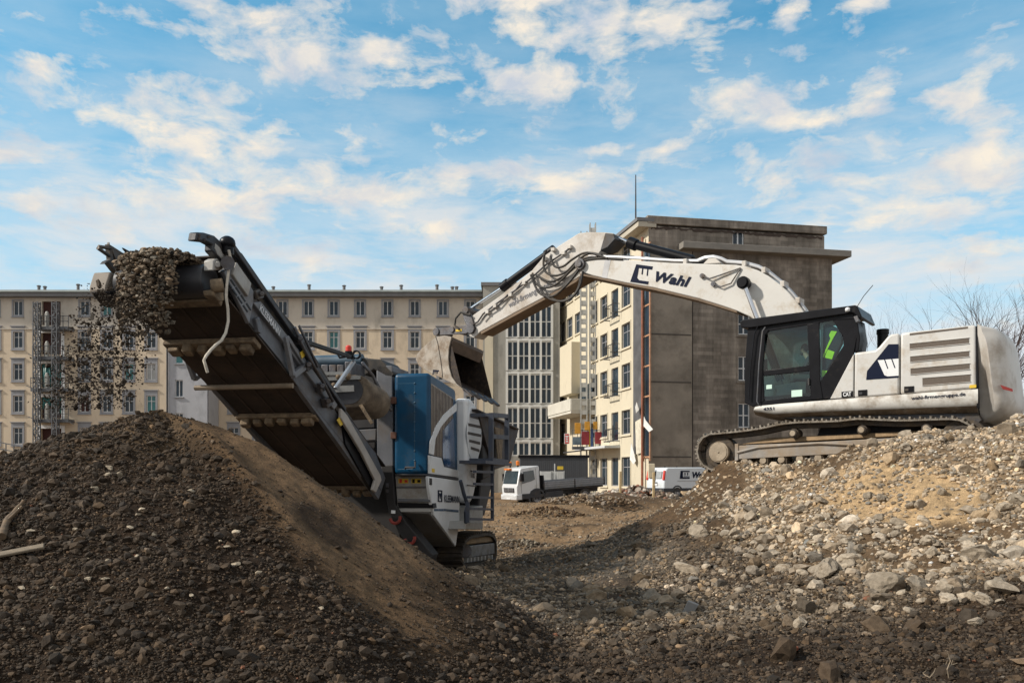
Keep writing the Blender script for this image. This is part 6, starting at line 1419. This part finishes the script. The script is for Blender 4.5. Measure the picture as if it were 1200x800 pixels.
m = MB(); T.box(m, -.35, .10, -1.12, 1.12, .42, .78); bp = m.build('bumper', silver, cabT, .04)
for s in (-1, 1):
    m = MB(); T.box(m, .06, .12, s*.82-.2, s*.82+.2, .60, .76); m.build('headlight', M('headlight_glass', (.6, .62, .64), .15), bp, .02)
    m = MB(); T.box(m, -.42, -.22, s*1.28-.09, s*1.28+.09, 1.65, 2.15); m.tube([T(-.35, s*1.08, 2.2), T(-.32, s*1.28, 2.18), T(-.32, s*1.28, 2.1)], .02, 6); m.build('mirror', black, cabT, .03)
m = MB(); T.box(m, .105, .115, -.26, .26, .46, .56); m.build('number_plate', whitec, bp)
m = MB(); m.ring(T(-1.5, .55, .46), T(-1.5, 1.11, .46), .66, .52, 28); T.box(m, -2.0, -1.0, .9, 1.1, .48, .72); m.build('wheel_arch', darksteel, cabT, .02)
for x, y, z, w in ((-.45, -.55, 2.56, .08), (-.5, .45, 2.6, .08)):
    m = MB(); m.cyl(T(x, y, z), T(x, y, z+.12), .06, 12); b_ = m.build('beacon_base', black, cabT); m = MB(); m.cyl(T(x, y, z+.12), T(x, y, z+.36), .12, 14); m.ball(T(x, y, z+.36), .12, .12, .06, 14, 6); m.build('orange_lens', orange, b_)
m = MB(); T.box(m, -.32, -.12, -.9, -.1, 2.40, 2.52); m.build('roof_light_bar', orange, cabT, .03)
m = MB(); T.box(m, -1.78, -1.30, .6, 1.06, .35, .55); T.box(m, -6.8, -1.9, -.45, .45, .55, .85); T.box(m, -6.9, -1.95, -1.0, 1.0, .86, .98); T.box(m, -3.6, -2.2, .5, 1.02, .42, .84); ch_ = m.build('chassis', darksteel, tk, .02)
m = MB(); T.box(m, -6.95, -2.05, -1.12, 1.12, .99, 1.10); bd_ = m.build('flatbed', alu, tk, .015)
for nm, a in (('side_board', (-6.95, -2.05, 1.09, 1.13)), ('side_board', (-6.95, -2.05, -1.13, -1.09))):
    m = MB(); T.box(m, a[0], a[1], a[2], a[3], 1.103, 1.52); sb = m.build(nm, alu, bd_, .01); m = MB()
    for z in (1.2, 1.34, 1.47): T.box(m, a[0]+.02, a[1]-.02, (1.131 if a[2] > 0 else -1.145), (1.145 if a[2] > 0 else -1.131), z-.02, z+.02)
    m.build('rib', MATS['grey_rim'], sb)
m = MB(); T.box(m, -2.1, -2.03, -1.1, 1.1, 1.103, 1.95); T.box(m, -6.97, -6.93, -1.1, 1.1, 1.103, 1.52); m.build('end_board', darksteel, bd_, .01)
m = MB()
for x in (-2.05, -4.5, -6.93): T.box(m, x-.04, x+.04, 1.1, 1.16, .99, 1.58)
m.build('stake', darksteel, bd_)
for x in (-1.5, -5.35):
    for s in (1, -1): wheel(T, x, *( (.78, 1.08) if s > 0 else (-1.08, -.78)), .42, .42, tk)
# van
Vn = Fr((9.0, 53.6, .30), (.89, .45, 0), 0)
vn = thing('delivery_van', 'pale panel van with a red tail light, half hidden behind the excavator heap', 'van', tuple(Vn(2.3, 0, 0)))
vpaint = M('pale_blue_white_paint', (.60, .64, .68), .32, 0, .04, 1.5, ((.32, .3, .26), .15, 1.5))
m = MB(); Vn.prof(m, [(0,.42),(-.02,.95),(.02,1.15),(.14,1.82),(.30,1.90),(2.9,1.92),(3.2,1.86),(3.85,1.22),(4.65,1.02),(4.8,.8),(4.8,.42)], -.93, .93); vb = m.build('body', vpaint, vn, .09, seg=4)
m = MB(); Vn.prof(m, [(-.04,.38),(-.05,.62),(4.84,.62),(4.84,.38)], -.945, .945); m.build('lower_trim', M('dark_trim', (.03, .033, .04), .6), vn, .03)
for s in (-1, 1):
    m = MB(); m.prism([Vn(.05, s*.76, 1.12), Vn(.145, s*.76, 1.72), Vn(.145, s*.905, 1.70), Vn(.05, s*.935, 1.12)], Vn.f*-.10); m.build('tail_light', redm, vb, .02)
for s in (-1, 1):
    m = MB(); a_, b_ = (.06, .62) if s > 0 else (-.62, -.06); m.prism([Vn(.005, a_, 1.22), Vn(.075, a_, 1.66), Vn(.075, b_, 1.66), Vn(.005, b_, 1.22)], Vn.f*-.03); m.build('rear_window', vglass if s > 0 else M('film_window', (.30, .32, .33), .3), vb)
m = MB(); m.prism([Vn(.02, -.012, .62), Vn(.08, -.012, 1.75), Vn(.08, .012, 1.75), Vn(.02, .012, .62)], Vn.f*-.06); m.build('door_gap', black, vb)
m = MB(); Vn.box(m, -.06, -.035, -.28, .24, .78, .90); m.build('number_plate', whitec, vb); m = MB(); Vn.box(m, -.055, -.03, -.26, .22, .93, .98); m.build('plate_lamp', black, vb)
m = MB(); yv = -.945
def vs_(m, pts): m.prism([Vn(x, yv, z) for x, z in pts], Vn.l*-.006)
vs_(m, [(1.25,1.70),(1.95,1.70),(1.95,1.62),(1.42,1.62),(1.42,1.30),(1.95,1.30),(1.95,1.20),(1.18,1.20)]); m.build('emblem', navy, vb)
m = MB(); vs_(m, [(1.55,1.58),(1.62,1.58),(1.62,1.42),(1.55,1.42)]); vs_(m, [(1.76,1.58),(1.83,1.58),(1.83,1.42),(1.76,1.42)]); vs_(m, [(1.5,1.36),(1.95,1.36),(1.95,1.33),(1.5,1.33)]); m.build('emblem_stroke', navy, vb)
lettering('lettering', 'Wahl', Vn(2.15, -.94, 1.27), Vn(3.35, -.94, 1.27), .36, -Vn.l, navy, vb, .05, .2, lift=.012)
m = MB(); vs_(m, [(1.0,1.05),(3.2,1.05),(3.2,1.08),(1.0,1.08)]); m.build('slide_rail', MATS['grey_rim'], vb)
for x in (1.0, 3.95):
    for s in (1, -1): wheel(Vn, x, *((.70, .93) if s > 0 else (-.952, -.70)), .33, .33, vn)
    m = MB(); m.ring(Vn(x, -.952, .36), Vn(x, -.90, .36), .43, .35, 24); m.build('wheel_arch', MATS['dark_trim'], vb)
# ------------------------------------------------------------------ boulders and litter
def hit(px, py, d0=4.5, d1=40):
    D = np.linspace(d0, d1, 2400); X = (px-600)/1000*D; zr = 1.8+(555-py)/1000*D; g = ground(X, D); i = np.argmax(g > zr); return V(X[i], D[i], g[i])
BM = []
for k in range(12):
    v, f = rock_shape(3, 900+k); me = np_mesh('boulder', v, f.reshape(-1), 3, np.tile(np.array([[.30, .255, .20]])*(.75+.05*k), (len(v), 1))); me.materials.append(sm); BM.append(me)
PM = []
for k in range(6):
    v, f = rock_shape(3, 950+k); me = np_mesh('pale_stone', v, f.reshape(-1), 3, np.tile(np.array([[.34, .29, .22]])*(.8+.08*k), (len(v), 1))); me.materials.append(sm); PM.append(me)
DM = []
for k in range(6):
    v, f = rock_shape(3, 970+k); me = np_mesh('loose_stone', v, f.reshape(-1), 3, np.tile(np.array([[.15, .12, .09]])*(.7+.1*k), (len(v), 1))); me.materials.append(sm); DM.append(me)
def boulder(px, py, rpx, label, group=None, me=None, name='boulder', asp=(1.25, 1, .8)):
    p_ = hit(px, py); r = rpx/1000*p_.y; o = bpy.data.objects.new(name, me or random.choice(BM)); COL.objects.link(o)
    o.location = p_+Z*r*.28; o.scale = (r*asp[0], r*asp[1], r*asp[2]); o.rotation_euler = (random.uniform(-.4, .4), random.uniform(-.4, .4), random.uniform(0, 6.3)); return tag(o, label, 'boulder', group)
big = [(1038,690,21,'largest pale angular block lying at the foot of the rubble slope'),(1078,691,16,'squat pale block just right of the largest block in the rubble'),(966,672,20,'tall dark-shadowed grey block left of the largest block'),
 (1145,655,20,'broad pale block high in the rubble near the right edge'),(1175,695,20,'wide pale block at the right edge beside the dark soil'),(1107,692,14,'rounded block between the squat pale block and the right edge'),
 (938,734,12,'single rounded block lying alone in the dark foreground soil'),(995,662,14,'small pinkish grey block above and left of the largest block'),(808,670,15,'flat grey slab fragment at the left toe of the rubble slope'),
 (1150,706,13,'low flat block in front of the wide pale block at the right'),(955,690,14,'brown flat block lying under the tall dark-shadowed block'),(1110,708,14,'brown block half buried in front of the rounded block'),
 (1160,655,13,'small block leaning on the broad pale block'),(1195,590,14,'sandy block high on the slope at the right edge'),(850,595,9,'pale stone on the dark slope below the excavator idler')]
for i, (px, py, r, lab) in enumerate(big): boulder(px, py, r, lab, me=BM[i % 12])
n = 0
while n < 130:
    px = random.gauss(1030, 120); py = random.gauss(655, 42)
    if not (790 < px < 1230 and 560 < py < 735) or py < 560+max(0, (900-px)*.4): continue
    boulder(px, py, 4.2+min(random.paretovariate(2.4)*2.2, 8), 'grey-brown boulder among the loose rubble of the right-hand slope', 'boulders in the rubble slope'); n += 1
for k in range(46):
    px = random.uniform(15, 420); py = random.uniform(540, 740)
    if py < 500+abs(px-180)*.7 or px > 180+(py-490)*.95: continue
    boulder(px, py, random.uniform(2.6, 5), 'pale stone sticking out of the dark gravel of the left heap', 'pale stones on the left heap', random.choice(PM), 'pale_stone')
for k in range(26):
    px = random.uniform(560, 900); py = random.uniform(690, 790); boulder(px, py, random.uniform(4, 8), 'grey stone half sunk in the gravel of the hollow between the heaps', 'stones in the hollow', random.choice(DM), 'loose_stone')
def spl(P, n=5):
    out = []
    for i in range(len(P)-1):
        p0, p1, p2, p3 = P[max(0,i-1)], P[i], P[i+1], P[min(len(P)-1,i+2)]
        for k in range(n): t = k/n; out.append(.5*((2*p1)+(p2-p0)*t+(2*p0-5*p1+4*p2-p3)*t*t+(3*p1-p0-3*p2+p3)*t**3))
    return out+[P[-1]]
pts_ = [hit(2, 636)+Z*.05, hit(8, 621)+Z*.06, hit(18, 606)+Z*.05, hit(28, 596)+Z*.06]
m = MB(); pp = spl(pts_); m.tube(pp, [.034+.003*math.sin(i*1.3)-.0012*i for i in range(len(pp))], 9); m.tube(spl([pts_[1], pts_[1]+V(.1, .05, .12)]), .015, 6); tag(m.build('log', wood, org=pts_[0], ang=60), 'short weathered log lying up the left edge of the gravel heap', 'log')
a_, b_ = hit(-12, 658)+Z*.04, hit(52, 648)+Z*.05
m = MB(); m.bar(a_, b_, .07, .025, V(0, -.5, 1)); tag(m.build('plank', M('pale_splintered_wood', (.19, .15, .105), .8, 0, .3, 5, None, .3, 40, stretch=(3, 1, 12)), bevel=.008, org=a_), 'pale splintered plank lying level at the left edge of the gravel heap', 'plank')
p_ = hit(925, 767); m = MB(); m.obox(p_+Z*.055, V(.07, .02, .012), V(-.015, .04, .006), V(0, -.008, .022)); tag(m.build('brick', M('orange_brick', (.24, .075, .038), .85, 0, .2, 20, None, .4, 60), bevel=.01, org=p_), 'broken orange brick in the foreground gravel', 'brick')
p_ = hit(808, 719); m = MB(); m.prism([p_+V(-.10, 0, 0), p_+V(.05, .05, -.02), p_+V(.12, .05, .10), p_+V(-.02, 0, .16)], V(.02, .04, .01)); tag(m.build('tile_fragment', M('grey_tile', (.20, .20, .20), .7), bevel=.006, org=p_), 'upright grey slab shard standing in the dark soil', 'slab')
for k, (px, py, lab) in enumerate([(1090, 795, 'thin bent twig at the bottom edge, left of the taller twig'), (1112, 795, 'tall thin dry twig at the bottom edge'), (1085, 788, 'fallen pale root lying at the bottom edge')]):
    p_ = hit(px, py); m = MB(); r = random.Random(k+3); P = [p_-Z*.02]
    for i in range(5): P.append(P[-1]+V(r.uniform(-.03, .04)+(.05 if k == 2 else 0), r.uniform(-.02, .02), r.uniform(.02, .05)*(1.6 if k == 1 else .5)))
    m.tube(P, [.006, .006, .005, .004, .003, .002], 5); m.tube([P[2], P[2]+V(.04, .01, .04), P[2]+V(.05, 0, .08)], [.004, .003, .002], 4); tag(m.build('twig', M('dry_twig', (.30, .24, .17), .85), org=p_), lab, 'twig')
p_ = hit(4, 546, 8, 60); p_ = W(4, 540, 24); m = MB(); v, f = ROCKS[2][3]; m.add([p_+Vector(x)*.22 for x in v], [list(q_) for q_ in f]); tag(m.build('white_rock', M('white_rock', (.5, .52, .55), .7), org=p_), 'bright white sack at the left edge behind the heap', 'rock')  # white stone at the left edge, made from a rock shape
